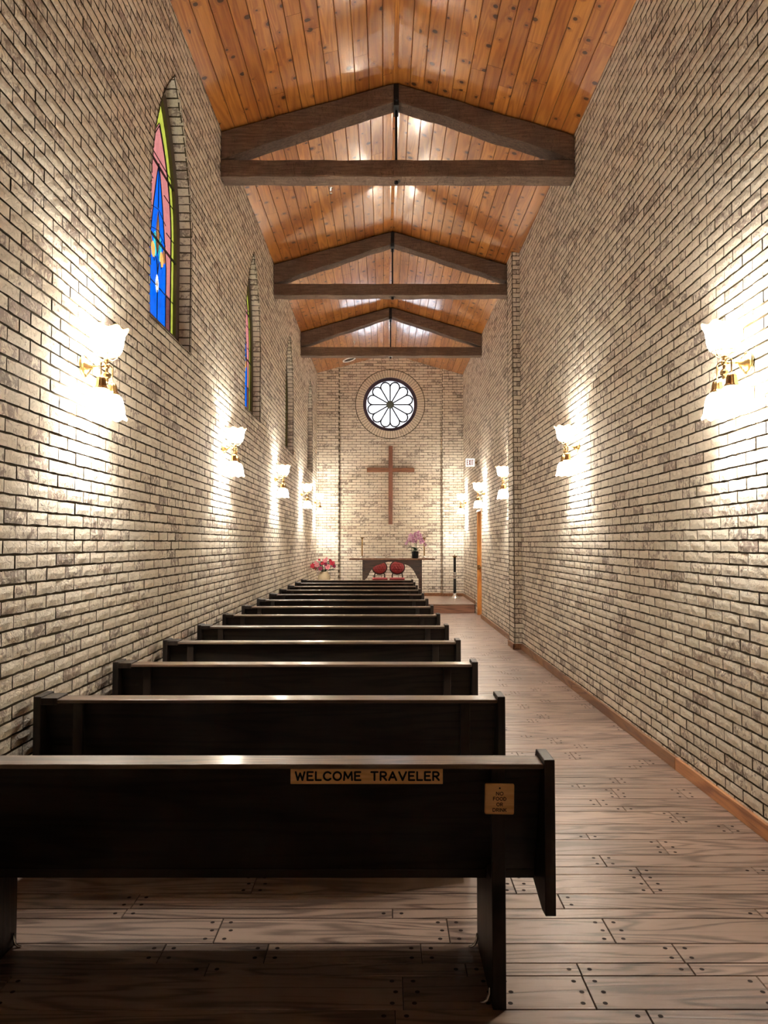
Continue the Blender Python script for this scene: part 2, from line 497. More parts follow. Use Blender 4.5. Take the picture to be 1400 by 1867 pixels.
# reveals of the four niches: header bricks up the jambs and round the arch, sloping rowlock sill
REV = .105
def arch_path(c, a=WA, n=60):
    pts = [(c+a, WV0+i*(WVS-WV0)/10) for i in range(10)]
    rad = (a*a+WRISE*WRISE)/(2*a); cx = a-rad
    t1 = math.asin(WRISE/rad)
    for i in range(n+1):
        t = t1*i/n; pts.append((c+cx+rad*cos(t), WVS+rad*sin(t)))
    return pts
for wi, c in enumerate(WC):
    for side in (1, -1):
        path = [(c+side*(p[0]-c), p[1]) for p in arch_path(c)]
        cum = [0]
        for k in range(1, len(path)): cum.append(cum[-1]+math.hypot(path[k][0]-path[k-1][0], path[k][1]-path[k-1][1]))
        def at(s, path=path, cum=cum):
            s = max(0, min(cum[-1]-1e-6, s))
            for k in range(1, len(cum)):
                if cum[k] >= s:
                    t = (s-cum[k-1])/(cum[k]-cum[k-1])
                    y = lerp(path[k-1][0], path[k][0], t); z = lerp(path[k-1][1], path[k][1], t)
                    ty, tz = path[k][0]-path[k-1][0], path[k][1]-path[k-1][1]; l = math.hypot(ty, tz)
                    return y, z, ty/l, tz/l
        def fmr(u, v, d, at=at, side=side):      # u = depth behind wall face, v = along path
            y, z, ty, tz = at(v)
            ny, nz = (-tz, ty) if side > 0 else (tz, -ty)
            if ny*side > 0: ny, nz = -ny, -nz
            return (XL-u, y+ny*d, z+nz*d)
        s = 0
        while s < cum[-1]-.02:
            s2 = min(s+CO, cum[-1])
            brick(mb, fmr, (-.004, REV, REV, -.004), s+.005, s2-.005, 2, 1, R())
            s = s2
        M_ = 40
        for k in range(M_):
            a, b = cum[-1]*k/M_, cum[-1]*(k+1)/M_
            mb.quad(fmr(.005, a, -.006), fmr(.15, a, -.006), fmr(.15, b, -.006), fmr(.005, b, -.006), 1)
    # sill
    y = c-WA
    while y < c+WA-.02:
        y2 = min(y+CO*1.0, c+WA)
        def fms(u, v, d): return (XL-u, v, WV0-.01+.115*u/.13+d)
        brick(mb, fms, (-.006, .135, .135, -.006), y+.004, y2-.004, 1, 1, R())
        y = y2
    mb.quad((XL, c-WA, WV0-.018), (XL, c+WA, WV0-.018), (XL-.15, c+WA, WV0+.105), (XL-.15, c-WA, WV0+.105), 1)
wl = struct(mb.build('wall_left', [BRICK, MORTAR]))

mb = MB()
fmR = lambda u, v, d: (XR-d, u, v)
DY0, DY1, DZ = 15.03, 15.75, Z0+32*CO
def hole_door(v): return (DY0, DY1) if v < DZ else None
wall_rows(mb, fmR, YB, YF+.03, 0, ER+.02, .2157, 3.795, [hole_door], lod_side)
wr = struct(mb.build('wall_right', [BRICK, MORTAR]))

# pilaster on the right wall
PY0, PY1, PX = 10.63, 11.06, 1.83
mb = MB()
wall_rows(mb, lambda u, v, d: (PX-d, u, v), PY0, PY1, 0, 5.71, .2157, PY0-.02, [], lambda y: (3, 2), thick=.06)
wall_rows(mb, lambda u, v, d: (u, PY0-d, v), PX, XR, 0, 5.69, .13, PX, [], lambda y: (2, 2), thick=.06)
wall_rows(mb, lambda u, v, d: (u, PY1+d, v), PX, XR, 0, 5.69, .13, PX, [], lambda y: (2, 1), thick=.06)
struct(mb.build('trim_1', [BRICK, MORTAR]), 'brick pilaster standing proud of the windowless wall')

# ------------------------------------------------------------------ altar wall with rose window
RCX, RCZ, RR_OUT, RR_IN = .140, 4.95, .865, .675
def hole_circ(v):
    t = v-RCZ; ro = RR_OUT-.035
    if abs(t) >= ro: return None
    w = sqrt(ro**2-t*t); return (RCX-w, RCX+w)
mb = MB()
NX0, NX1 = -1.128, 1.425
fmF = lambda u, v, d: (u, YF-d, v)
def topF(x): return roofz(max(XL, min(XR, x)))+.02
wall_rows(mb, fmF, NX0, NX1, 0, 6.25, .2083, .03, [hole_circ], lambda x: (2, 1), thick=.30, topf=topF)
fmP = lambda u, v, d: (u, YF-.075-d, v)
for (a, b) in ((XL-.02, NX0), (NX1, XR+.02)):
    wall_rows(mb, fmP, a, b, 0, 5.98, .2083, a+.06, [], lambda x: (2, 1), thick=.30, topf=topF)
for (x, sg) in ((NX0, 1), (NX1, -1)):
    wall_rows(mb, lambda u, v, d, x=x, sg=sg: (x+sg*d, u, v), YF-.075, YF+.02, 0, 5.98, .19, YF-.075, [], lambda y: (1, 1), thick=.05)
# ring of radial bricks
nr = 76
def ringr():
    while True:
        r = R()
        if (r*41.7) % 1 < .55 and (r*17.31) % 1 > .75: return r
for k in range(nr):
    a0, a1 = 2*pi*(k+.07)/nr, 2*pi*(k+.93)/nr
    def fmring(u, v, d): return (RCX+v*cos(u), YF-.009-d, RCZ+v*sin(u))
    brick(mb, fmring, (a0+.0, a1, a1, a0), RR_IN, RR_OUT-.014, 1, 2, ringr(), jit=.35)
    for a, b in ((2*pi*k/nr, 2*pi*(k+1)/nr),):
        mb.quad(fmring(a, RR_IN, -.008), fmring(b, RR_IN, -.008), fmring(b, RR_OUT+.004, -.004), fmring(a, RR_OUT+.004, -.004), 1)
        mb.quad((RCX+RR_IN*cos(a), YF, RCZ+RR_IN*sin(a)), (RCX+RR_IN*cos(b), YF, RCZ+RR_IN*sin(b)),
                (RCX+RR_IN*cos(b), YF+.3, RCZ+RR_IN*sin(b)), (RCX+RR_IN*cos(a), YF+.3, RCZ+RR_IN*sin(a)), 0, .4)
struct(mb.build('wall_far', [BRICK, MORTAR]))

# wall behind the photographer
mb = MB()
wall_rows(mb, lambda u, v, d: (u, YB+d, v), XL-.02, XR+.02, 0, 6.25, .2083, 0, [], lambda x: (1, 1), topf=topF)
struct(mb.build('wall_near', [BRICK, MORTAR]))

# rose window
def ring_mesh(mb, r0, r1, y0, y1, n=96, m=0):
    i = len(mb.v)
    for k in range(n):
        a = 2*pi*k/n
        for (r, y) in ((r0, y0), (r1, y0), (r1, y1), (r0, y1)):
            mb.v.append((r*cos(a), y, r*sin(a)))
    for k in range(n):
        k2 = (k+1) % n
        for j in range(4):
            j2 = (j+1) % 4
            mb.face((i+k*4+j, i+k2*4+j, i+k2*4+j2, i+k*4+j2), m, .3, False)
YW = YF+.07
rose = empty('window_5', (RCX, YW, RCZ)); struct(rose, 'round rose window with twelve white petals')
mb = MB(); ring_mesh(mb, .592, .685, -.03, .05); ring_mesh(mb, .60, .612, -.04, -.03); mb.build('window_frame', PURPLE, rose, normals=True)
mb = MB()
mb.poly([(.60*cos(2*pi*k/64), .015, .60*sin(2*pi*k/64)) for k in range(64)])
WG = glass_mat('clear_white_glass', (.96, .97, 1.0), .02, .04)
mb.build('glass', WG, rose)
mb = MB()
rc, rho = .452, .117
for k in range(12):
    ang = radians(15+30*k)      # petal axis
    for sgn in (1,):
        pts = []
        for j in range(0, 25):
            t = lerp(-(pi/2+radians(15)), pi/2+radians(15), j/24)
            a = ang; ct = (rc*cos(a)+rho*cos(a+t), rc*sin(a)+rho*sin(a+t))
            pts.append((ct[0], 0, ct[1]))
        mb.tube(pts, .019, 6)
    sp = radians(30*k)
    mb.tube([(.08*cos(sp), 0, .08*sin(sp)), (.445*cos(sp), 0, .445*sin(sp))], .018, 6)
mb.build('tracery', LEAD, rose)
mb = MB(); mb.lathe([(.0, -.03), (.05, -.03), (.088, -.022), (.10, .0), (.10, .02)], axis='y', n=24); mb.build('hub', STONEH, rose)

# stained glass windows (left wall), built once per opening
SG = {
    'blue': glass_mat('blue_glass', (0.0008, 0.0448, 0.2635), .25), 'pink': glass_mat('pink_glass', (0.2108, 0.0725, 0.0659), .15),
    'lime': glass_mat('lime_glass', (0.1628, 0.1705, 0.0217), .3), 'red': glass_mat('dark_red_glass', (0.0558, 0.0186, 0.0186), .3),
    'cyan': glass_mat('cyan_glass', (0.0202, 0.2217, 0.2318), .2), 'brown': glass_mat('amber_brown_glass', (0.1195, 0.0477, 0.0172), .4),
    'gold': glass_mat('gold_glass', (0.3720, 0.1736, 0.0446), .3), 'white': glass_mat('opal_glass', (0.4030, 0.3828, 0.3224), .15)}
SGK = list(SG); SGI = {k: i for i, k in enumerate(SGK)}
GA, GV0, GVS, GR = .452, 3.245, 4.0, 1.06
def gw(v, inset=0.0):
    a = GA-inset
    if a <= 0: return 0
    rise = GR*(a/GA)
    rad = (a*a+rise*rise)/(2*a)
    if v <= GVS: return a
    t = v-GVS
    return 0 if t >= rise else max(0, a-rad+sqrt(rad*rad-t*t))
def window(n, c):
    w = empty('window_%d' % n, (XL-.13, c+.02, 0))
    struct(w, 'pointed arch stained glass window in the brick niche')
    # frame between niche edge and glass
    mb = MB(); N = 64
    vs = [GV0-.09+i*(WVS-GV0+.09)/14 for i in range(14)]
    out = [(WA+.01, v) for v in vs]; inn = [(GA, max(v, GV0)) for v in vs]
    for i in range(N+1):
        t = i/N
        radO = WRAD; t1 = math.asin(WRISE/radO)
        out.append((WA+.01-radO+radO*cos(t1*t), WVS+radO*sin(t1*t)))
        radI = (GA*GA+GR*GR)/(2*GA); t2 = math.asin(GR/radI)
        inn.append((GA-radI+radI*cos(t2*t), GVS+radI*sin(t2*t)))
    for s in (1, -1):
        for k in range(len(out)-1):
            o1, o2, i1, i2 = out[k], out[k+1], inn[k], inn[k+1]
            f = lambda p, x: (x, s*p[0], p[1])
            mb.quad(f(o1, .025), f(o2, .025), f(i2, .025), f(i1, .025))
            mb.quad(f(i1, .025), f(i2, .025), f(i2, -.003), f(i1, -.003))
            mb.quad(f(o1, -.003), f(o2, -.003), f(i2, -.003), f(i1, -.003))
    mb.box(-.018, .025, -WA, WA, GV0-.09, GV0)
    mb.build('window_frame', FRAMEB, w, normals=True)
    # glass: strips by height; bands by inset
    mb = MB(); x = 0.0
    H = GVS+GR; rows = 90
    b1, b2, b3 = .088, .100, .225       # lime | lead | pink | blue field
    def put(y0, y1, y0t, y1t, va, vb, mat):
        if y1-y0 < 1e-4 and y1t-y0t < 1e-4: return
        mb.quad((x, y0, va), (x, y1, va), (x, y1t, vb), (x, y0t, vb), SGI[mat], R())
    for k in range(rows):
        va, vb = lerp(GV0, H, k/rows), lerp(GV0, H, (k+1)/rows)
        A = [(gw(va, i), gw(vb, i)) for i in (0, b1, b3)]
        # bluefield narrows to a spire
        def spire(v, w):
            lim = .225 if v < 3.75 else max(0, .225*max(0, 1-(v-3.75)/.76)**.8)
            return min(w, lim)
        A.append((spire(va, A[2][0]), spire(vb, A[2][1])))
        for s in (1, -1):
            def P(o, i, mat):
                ya, yb = sorted((s*o[0], s*i[0])); yc, yd = sorted((s*o[1], s*i[1]))
                put(ya, yb, yc, yd, va, vb, mat)
            P(A[0], A[1], 'lime')
            P(A[1], A[3], 'red' if va < 3.53 else 'pink')
    def ell(y, z, cy, cz, ry, rz, tip=False):
        t = (z-cz)/rz
        if tip and t > 0: ry = ry*(1-t)**.6 if t < 1 else 1e-6
        return ((y-cy)/ry)**2+t*t < 1
    def piece(y, z):
        a = abs(y)
        if ell(y, z, 0, 3.55, .040, .070): return 'brown' if ell(y, z, 0, 3.55, .013, .024) else 'white'
        if ell(y, z, 0, 3.97, .044, .17, True): return 'brown'
        if ell(a, z, .112, 3.785, .050, .060): return 'gold'
        if ell(a, z, .175, 3.83, .042, .055): return 'brown'
        if ell(a, z, .060, 3.85, .048, .10): return 'cyan'
        return 'blue'
    def spw(v): return min(gw(v, b3), .225 if v < 3.75 else max(0, .225*max(0, 1-(v-3.75)/.76)**.8))
    NC = 56 if n == 1 else 24; NR = 130 if n == 1 else 50
    for k in range(NR):
        va, vb = lerp(GV0, 4.51, k/NR), lerp(GV0, 4.51, (k+1)/NR)
        wa, wb = spw(va), spw(vb); j = 0
        mats_ = [piece(lerp(-wa, wa, (i+.5)/NC), (va+vb)/2) for i in range(NC)]
        while j < NC:
            e = j
            while e < NC and mats_[e] == mats_[j]: e += 1
            put(lerp(-wa, wa, j/NC), lerp(-wa, wa, e/NC), lerp(-wb, wb, j/NC), lerp(-wb, wb, e/NC), va, vb, mats_[j])
            j = e
    gl = mb.build('stained_glass', [SG[k] for k in SGK], w)
    # lead lines
    mb = MB()
    def lead(pts, r=.004): mb.tube([(x+.003, y, v) for y, v in pts], r, 5)
    for s in (1, -1):
        for ins in (b1, b2):
            lead([(s*gw(v, ins), v) for v in [lerp(GV0, H-.08-ins*1.5, i/40) for i in range(41)]])
        lead([(s*min(gw(v, b3), .225 if v < 3.75 else max(0, .225*max(0, 1-(v-3.75)/.76)**.8)), v) for v in [lerp(GV0, 4.52, i/30) for i in range(31)]])
        lead([(0, 3.62), (s*.03, 3.72), (s*.07, 3.75), (s*.09, 3.70), (s*.115, 3.725)], .0022)
        lead([(0, 3.64), (s*.03, 3.80), (s*.08, 3.93), (s*.14, 3.88)], .0022)
        lead([(0, 3.79), (s*.042, 3.92), (s*.03, 4.02), (0, 4.13)], .0022)
        for v in (3.53, 4.05, 4.33, 4.55): lead([(s*gw(v, b3)*.98, v), (s*gw(v, 0), v)])
        for v in (4.12, 3.95): lead([(0, v+.03), (s*.2, v-.02)], .003)
    lead([(0, GV0), (0, 3.50)]); lead([(0, 4.16), (0, 4.5)])
    lead([(-.225, 3.53), (-.04, 3.53)]); lead([(.04, 3.53), (.225, 3.53)])
    mb.build('leading', LEAD, w)
    mb = MB()
    for v in (3.88, 4.48): mb.box(.006, .018, -gw(v), gw(v), v-.007, v+.007)
    mb.build('saddle_bars', IRON, w)
for i, c in enumerate(WC): window(i+1, c)

# ------------------------------------------------------------------ ceiling
mb = MB()
def slope(sign):
    if sign < 0: ex, ez = XL, EL
    else: ex, ez = XR, ER
    d = Vector((ex-RX, 0, ez-RZ)); Ls = d.length; d.normalize()
    nrm = Vector((d.z, 0, -d.x)) if d.x > 0 else Vector((-d.z, 0, d.x))
    if nrm.z > 0: nrm = -nrm
    def P(s, y, dep): q = Vector((RX, y, RZ)) + d*s + nrm*dep; return tuple(q)
    nb = 13; w = Ls/nb; g = .0045
    for b in range(nb+1):
        s0, s1 = b*w, (b+1)*w
        y = YB-.05-U(0, 1.5)
        while y < YF+.05:
            ln = random.choice([2.4, 3.0, 3.6, 4.2, 4.8])*U(.9, 1.05)
            y0, y1 = max(y, YB-.05), min(y+ln, YF+.05)
            y += ln
            if y1 <= y0: continue
            r = R(); dz = U(-.0008, .0008)
            a, bb = s0+.001, s1-.001
            mb.quad(P(a+g, y0, dz), P(bb-g, y0, dz), P(bb-g, y1, dz), P(a+g, y1, dz), 0, r)
            mb.quad(P(a, y0, -.007), P(a+g, y0, dz), P(a+g, y1, dz), P(a, y1, -.007), 0, r)
            mb.quad(P(bb-g, y0, dz), P(bb, y0, -.007), P(bb, y1, -.007), P(bb-g, y1, dz), 0, r)
            # butt joint
            mb.quad(P(a+g, y1-.002, dz+.0004), P(bb-g, y1-.002, dz+.0004), P(bb-g, y1+.001, dz+.0004), P(a+g, y1+.001, dz+.0004), 1, 0)
    e = Ls+.2
    mb.quad(P(0, YB-.3, -.008), P(e, YB-.3, -.008), P(e, YF+.4, -.008), P(0, YF+.4, -.008), 1, 0)
    mb.quad(P(0, YB-.3, -.16), P(e, YB-.3, -.16), P(e, YF+.4, -.16), P(0, YF+.4, -.16), 1, 0)
    mb.quad(P(e, YB-.3, -.008), P(e, YF+.4, -.008), P(e, YF+.4, -.16), P(e, YB-.3, -.16), 1, 0)
slope(-1); slope(1)
mb.prism([(-.045, -.045*.28-.004), (0, -.006), (.045, -.045*.30-.004), (.045, .22), (-.045, .22)], lambda a, b, d: (RX+a, d, RZ+b), YB-.05, YF+.05, 0, .5)
mb.prism([(-.028, -.020), (.010, -.020), (.010, .0), (-.028, .0)], lambda a, b, d: (RX+a, d, RZ+b), YB, YF, 0, .35)
struct(mb.build('ceiling', [CEDAR, GROOVE]))

# ------------------------------------------------------------------ floor
mb = MB()
edges = []
y = 2.413+.062-.398*14
while y < 16.15:
    for w in (.188, .079, .131):
        edges.append((y, y+w)); y += w
gap = .0035
PF0, PF1 = YB-.05, 16.14
for (a, b) in edges:
    if b < PF0 or a > PF1: continue
    x = XL-.1-U(0, 1.2)
    w = b-a
    while x < XR+.1:
        ln = random.choice([.35, .6, .9, 1.0, 1.3, 1.7])*U(.85, 1.15)
        x0, x1 = max(x, XL-.1), min(x+ln, XR+.1)
        x += ln
        if x1-x0 < .01: continue
        r = R(); g = gap/2
        c = .002
        X0, X1, A, B = x0+g*.7, x1-g*.7, a+g, b-g
        mb.quad((X0+c, A+c, 0), (X1-c, A+c, 0), (X1-c, B-c, 0), (X0+c, B-c, 0), 0, r)
        mb.quad((X0, A, -.004), (X1, A, -.004), (X1-c, A+c, 0), (X0+c, A+c, 0), 0, r)
        mb.quad((X0+c, B-c, 0), (X1-c, B-c, 0), (X1, B, -.004), (X0, B, -.004), 0, r)
        mb.quad((X0, A, -.004), (X0+c, A+c, 0), (X0+c, B-c, 0), (X0, B, -.004), 0, r)
        mb.quad((X1-c, A+c, 0), (X1, A, -.004), (X1, B, -.004), (X1-c, B-c, 0), 0, r)
        npg = 1 if w < .1 else (2 if w < .16 else 3)
        for xe in (X0+.035, X1-.035):
            if X1-X0 < .15: continue
            for k in range(npg):
                yc = lerp(A, B, (k+.5)/npg) if npg > 1 else (A+B)/2
                xo = xe+((k % 2)*.012 if npg == 3 else 0)
                mb.poly([(xo+.0085*cos(2*pi*j/10), yc+.0085*sin(2*pi*j/10), .0006) for j in range(10)], 1, R())
mb.quad((XL-.3, YB-.3, -.006), (XR+.3, YB-.3, -.006), (XR+.3, YF+.3, -.006), (XL-.3, YF+.3, -.006), 2)
mb.box(XL-.3, XR+.3, YB-.3, YF+.3, -.2, -.007, 2)
struct(mb.build('floor', [FLOORW, PEG, GROOVE]))

# altar platform
mb = MB()
PY = 16.1; PZ = .198
mb.box(XL, XR-.012, PY+.012, YF-.002, 0, PZ-.022, 0, .2)
x = XL
for k in range(4):
    x2 = x+(XR-.012-XL)/4
    mb.box(x+.001, x2-.001, PY, PY+.012, .0, PZ-.022, 0, R())
    x = x2
yy = PY-.018; k = 0
while yy < YF-.01:
    w = .10 if k else .12
    x = XL
    while x < XR-.012:
        x2 = min(x+U(.8, 1.8), XR-.012)
        mb.box(x+.001, x2-.001, yy+.001, min(yy+w, YF-.002)-.001, PZ-.022, PZ, 1, R(), 0)
        x = x2
    yy += w; k += 1
struct(mb.build('floor_platform', [STEPW, FLOORW]), 'raised oak altar platform one step high')

# baseboards
def board(name, runs):
    mb = MB()
    for (x0, x1, y0, y1, z0, z1, r) in runs: mb.box(x0, x1, y0, y1, z0, z1, 0, r, .004)
    return struct(mb.build(name, BASEW))
runs = []
ys = [YB, -.2, 2.0, 5.02, 7.75, PY0-.02]
rv = [.1, .52, .36, .22, .66]
for k in range(5): runs.append((XR-.02, XR+.002, ys[k]+.001, ys[k+1]-.001, 0, .083, rv[k]))
runs.append((PX-.02, XR, PY0-.02, PY0, 0, .083, .73))
runs.append((PX-.02, PX, PY0-.02, PY1+.02, 0, .083, .68))
runs.append((PX-.02, XR, PY1, PY1+.02, 0, .083, .73))
runs.append((XR-.02, XR+.002, PY1+.021, 13.1, 0, .083, .66)); runs.append((XR-.02, XR+.002, 13.102, DY0, 0, .083, .3))
runs.append((XR-.02, XR+.002, PY-.02, YF-.10, PZ, PZ+.075, .66))
board('baseboard_right', runs)
board('baseboard_left', [(XL-.002, XL+.02, YB+k*3.66+.001, min(YB+(k+1)*3.66, PY-.02)-.001, 0, .083, R()) for k in range(5)] + [(XL-.002, XL+.02, PY, YF-.1, PZ, PZ+.075, .4)])
board('baseboard_far', [(NX0, NX1, YF-.02, YF+.002, PZ, PZ+.075, .66), (XL+.02, NX0+.02, YF-.095, YF-.073, PZ, PZ+.075, .66), (NX1-.02, XR-.02, YF-.095, YF-.073, PZ, PZ+.075, .66)])

# door in the right wall
door = empty('door_1', (XR, (DY0+DY1)/2, 0)); struct(door, 'honey wood door set in the windowless wall by the platform')
hw = (DY1-DY0)/2
mb = MB()
mb.box(0.0, .25, hw-.035, hw+.002, 0, DZ, 0, .2); mb.box(0.0, .25, -hw-.002, -hw+.035, 0, DZ, 0, .35); mb.box(0.0, .25, -hw+.035, hw-.035, DZ-.04, DZ, 0, .3)
mb.build('door_frame', DOORW, door)
mb = MB(); mb.box(.115, .155, -hw+.037, hw-.037, .012, DZ-.042, 0, .62, .004)
for (a, b) in ((.15, .95), (1.1, 2.0)): mb.box(.108, .116, -hw+.13, hw-.13, a, b, 0, .5, .003)
dl = mb.build('door_leaf', DOORW, door)
mb = MB(); mb.lathe([(.0, .0), (.03, .0), (.03, -.008), (.012, -.012), (.012, -.045), (.028, -.055), (.030, -.07), (.02, -.082), (0, -.085)], (.115, hw-.09, .99), 'x', 16); mb.build('door_knob', DKBRASS, door)
mb = MB(); mb.box(-.004, .06, hw-.040, hw-.034, .94, 1.04); mb.build('strike_plate', DKBRASS, door)

# ------------------------------------------------------------------ roof trusses
TY = [7.48, 11.13, 14.78]
tl = ['rough dark timber roof truss just beyond the nearest arched window, farthest from the rose window',
      'rough dark timber roof truss in the middle of three, its end behind the brick pilaster',
      'rough dark timber roof truss nearest the rose window']
def hewn(mb, prof_top, prof_bot, x0, x1, y0, y1, r, n=48, amp=.007):
    """beam along x with top/bottom z functions and slightly wavy faces"""
    ph = [U(0, 6) for _ in range(6)]
    i0 = len(mb.v); S = 6
    def wv(x, k): return amp*(.6*sin(x*7.3+ph[k])+.4*sin(x*17.1+ph[(k+1) % 6]))
    for i in range(n+1):
        x = lerp(x0, x1, i/n); zt, zb = prof_top(x), prof_bot(x)
        c = min(.015, (zt-zb)*.2)
        ya, yb = y0+wv(x, 0), y1+wv(x, 1); zb2 = zb+wv(x, 2); zt2 = zt-abs(wv(x, 3))*.4
        for (y, z) in ((ya+c*.3, zb2), (yb-c*.3, zb2), (yb, zb2+c), (yb, zt2-c*.4), (yb-c, zt2), (ya+c, zt2), (ya, zt2-c*.4), (ya, zb2+c)):
            mb.v.append((x, y, z))
    S = 8
    for i in range(n):
        for j in range(S):
            j2 = (j+1) % S
            mb.face((i0+i*S+j, i0+(i+1)*S+j, i0+(i+1)*S+j2, i0+i*S+j2), 0, r)
    mb.face([i0+j for j in range(S)], 0, r); mb.face([i0+n*S+j for j in range(S)][::-1], 0, r)
for ti, ty in enumerate(TY):
    t = empty('roof_truss', (RX, ty, 0))
    tag(t, tl[ti], 'roof truss', 'timber roof trusses')
    x0, x1 = XL+.004-RX, XR-.004-RX
    if ti == 1: pass
    D = .20
    mb = MB(); hewn(mb, lambda x: 5.405, lambda x: 5.228, x0, x1, 0, D, R()); mb.build('tie_beam', HEWN, t, normals=True)
    for s in (-1, 1):
        mb = MB()
        top = lambda x: roofz(x+RX)-.012
        ex = x0 if s < 0 else x1
        bot = lambda x: lerp(6.022, 5.412, abs(x)/abs(ex))
        a, b = (x0, -.026) if s < 0 else (.026, x1)
        hewn(mb, top, bot, a, b, 0, D, R()); mb.build('rafter', HEWN, t, normals=True)
    mb = MB(); mb.box(-.026, .026, -.012, D+.004, 5.965, 6.19, 0, 0, .003); mb.sphere((0, -.016, 6.02), .020, .012, .020); mb.build('apex_plate', IRON, t)
    mb = MB(); mb.tube([(0, .09, 6.0), (0, .09, 5.40)], .012, 10); mb.build('tie_rod', IRON, t)
    mb = MB(); mb.lathe([(0, -.003), (.045, -.003), (.045, .002)], (0, .09, 5.226), 'z', 20, sharp=True)
    mb.build('washer', STEEL if ti == 2 else IRON, t)
    mb = MB(); mb.lathe([(0, -.035), (.012, -.035), (.02, -.022), (.02, 0), (.02, .002)], (0, .09, 5.222), 'z', 6, sharp=True); mb.build('nut', IRON, t)

# ------------------------------------------------------------------ pews
def make_pew():
    root = empty('pew')
    X0, X1 = -1.60, .550
    # top rail
    mb = MB(); mb.box(X0+.075, X1-.036, 0, .105, .7705, .786, 0, .4, .003); mb.build('top_rail', CAP, root)
    # backrest panel, leaning towards the row behind
    mb = MB()
    mb.prism([(.045, .772), (.068, .772), (.205, .36), (.18, .355)], lambda a, b, d: (d, a, b), X0+.035, X1-.035, 0, .3, .002)
    mb.box(X0+.036, X1-.036, .168, .184, .352, .382, 0, .7, .003)
    mb.build('backrest', PEW, root)
    mb = MB(); mb.box(X0+.035, X1-.035, .195, .60, .365, .395, 0, .6, .006); mb.build('seat', PEW, root)
    # end panels with pointed tail
    prof = [(0, .80), (0, .305), (.055, .300), (.195, .342), (.60, .342), (.63, .38), (.62, .52), (.56, .575), (.40, .57), (.27, .62), (.165, .74), (.135, .80)]
    for xa in (X0, X1-.035):
        mb = MB(); mb.prism(prof, lambda a, b, d: (d, a, b), xa, xa+.035, 0, .45, .003); mb.build('end_panel', PEWV, root)
    mb = MB(); mb.box(X0+.035, X0+.11, -.004, .115, .762, .795, 0, .5, .003); mb.build('rail_block', PEWV, root)
    for xc in (-1.405, .370):
        mb = MB(); mb.box(xc-.022, xc+.022, .022, .045, .30, .7695, 0, .55, .002)
        mb.prism([(.022, .0), (.022, .40), (.20, .40), (.20, .364), (.43, .364), (.43, 0)], lambda a, b, d: (d, a, b), xc-.022, xc+.022, 0, .55, .002)
        leg = mb.build('leg', PEWV, root)
        sd = -1
        for yc in (.06, .40):
            mb = MB()
            xs = xc+sd*.022 if xc > 0 else xc+.022
            dr = sd if xc > 0 else 1
            mb.tube([(xs+dr*.004, yc, .050), (xs+dr*.005, yc-.002, .030), (xs+dr*.012, yc-.004, .012), (xs+dr*.024, yc-.006, .005), (xs+dr*.036, yc-.006, .005)], [.003, .005, .006, .005, .003], 8)
            mb.build('floor_bracket', CHROME, leg)['label'] = 'chrome floor bracket'
    return root
S_P = .995; PEWY = 2.45
ordn = ['first', 'second', 'third', 'fourth', 'fifth', 'sixth', 'seventh', 'eighth', 'ninth', 'tenth', 'eleventh', 'twelfth']
pew0 = make_pew()
for k in range(13):
    p = pew0 if k == 0 else copy_tree(pew0)
    p.location = (0, PEWY+S_P*k, 0)
    lab = ('dark stained wooden pew carrying the WELCOME TRAVELER and NO FOOD OR DRINK signs' if k == 0 else
           'last dark stained wooden pew, the one closest to the altar table' if k == 12 else
           'dark stained wooden pew, %s row beyond the pew with the welcome sign' % ordn[k-1])
    tag(p, lab, 'pew', 'rows of dark wooden pews')

# ------------------------------------------------------------------ signs
def text_mesh(body, name, mat, parent, width, height, at, ext=.0008, bold=.0, spacing=1.0):
    cu = bpy.data.curves.new(name, 'FONT'); cu.body = body; cu.align_x = 'CENTER'; cu.align_y = 'CENTER'
    cu.size = 1.0; cu.offset = bold; cu.space_character = spacing; cu.extrude = .0; cu.resolution_u = 4
    o = bpy.data.objects.new(name, cu); COL.objects.link(o)
    bpy.context.view_layer.update()
    dg = bpy.context.evaluated_depsgraph_get()
    me = bpy.data.meshes.new_from_object(o.evaluated_get(dg))
    bpy.data.objects.remove(o, do_unlink=True)
    xs = [v.co.x for v in me.vertices]; ys = [v.co.y for v in me.vertices]
    sx = width/(max(xs)-min(xs)); sy = height/(max(ys)-min(ys))
    cx, cy = (max(xs)+min(xs))/2, (max(ys)+min(ys))/2
    bm = bmesh.new(); bm.from_mesh(me)
    g = bmesh.ops.extrude_face_region(bm, geom=bm.faces[:])
    nv = [e for e in g['geom'] if isinstance(e, bmesh.types.BMVert)]
    for v in bm.verts: v.co = Vector(((v.co.x-cx)*sx, 0, (v.co.y-cy)*sy))
    for v in nv: v.co.y = -ext
    bmesh.ops.recalc_face_normals(bm, faces=bm.faces[:])
    bm.to_mesh(me); bm.free()
    me.materials.clear(); me.materials.append(mat)
    ob = bpy.data.objects.new(name, me); COL.objects.link(ob); ob.parent = parent; ob.location = at
    return ob
def arc(cx, cy, rx, ry, a0, a1, n=14):
    return [(cx+rx*cos(radians(lerp(a0, a1, k/n))), cy+ry*sin(radians(lerp(a0, a1, k/n)))) for k in range(n+1)]
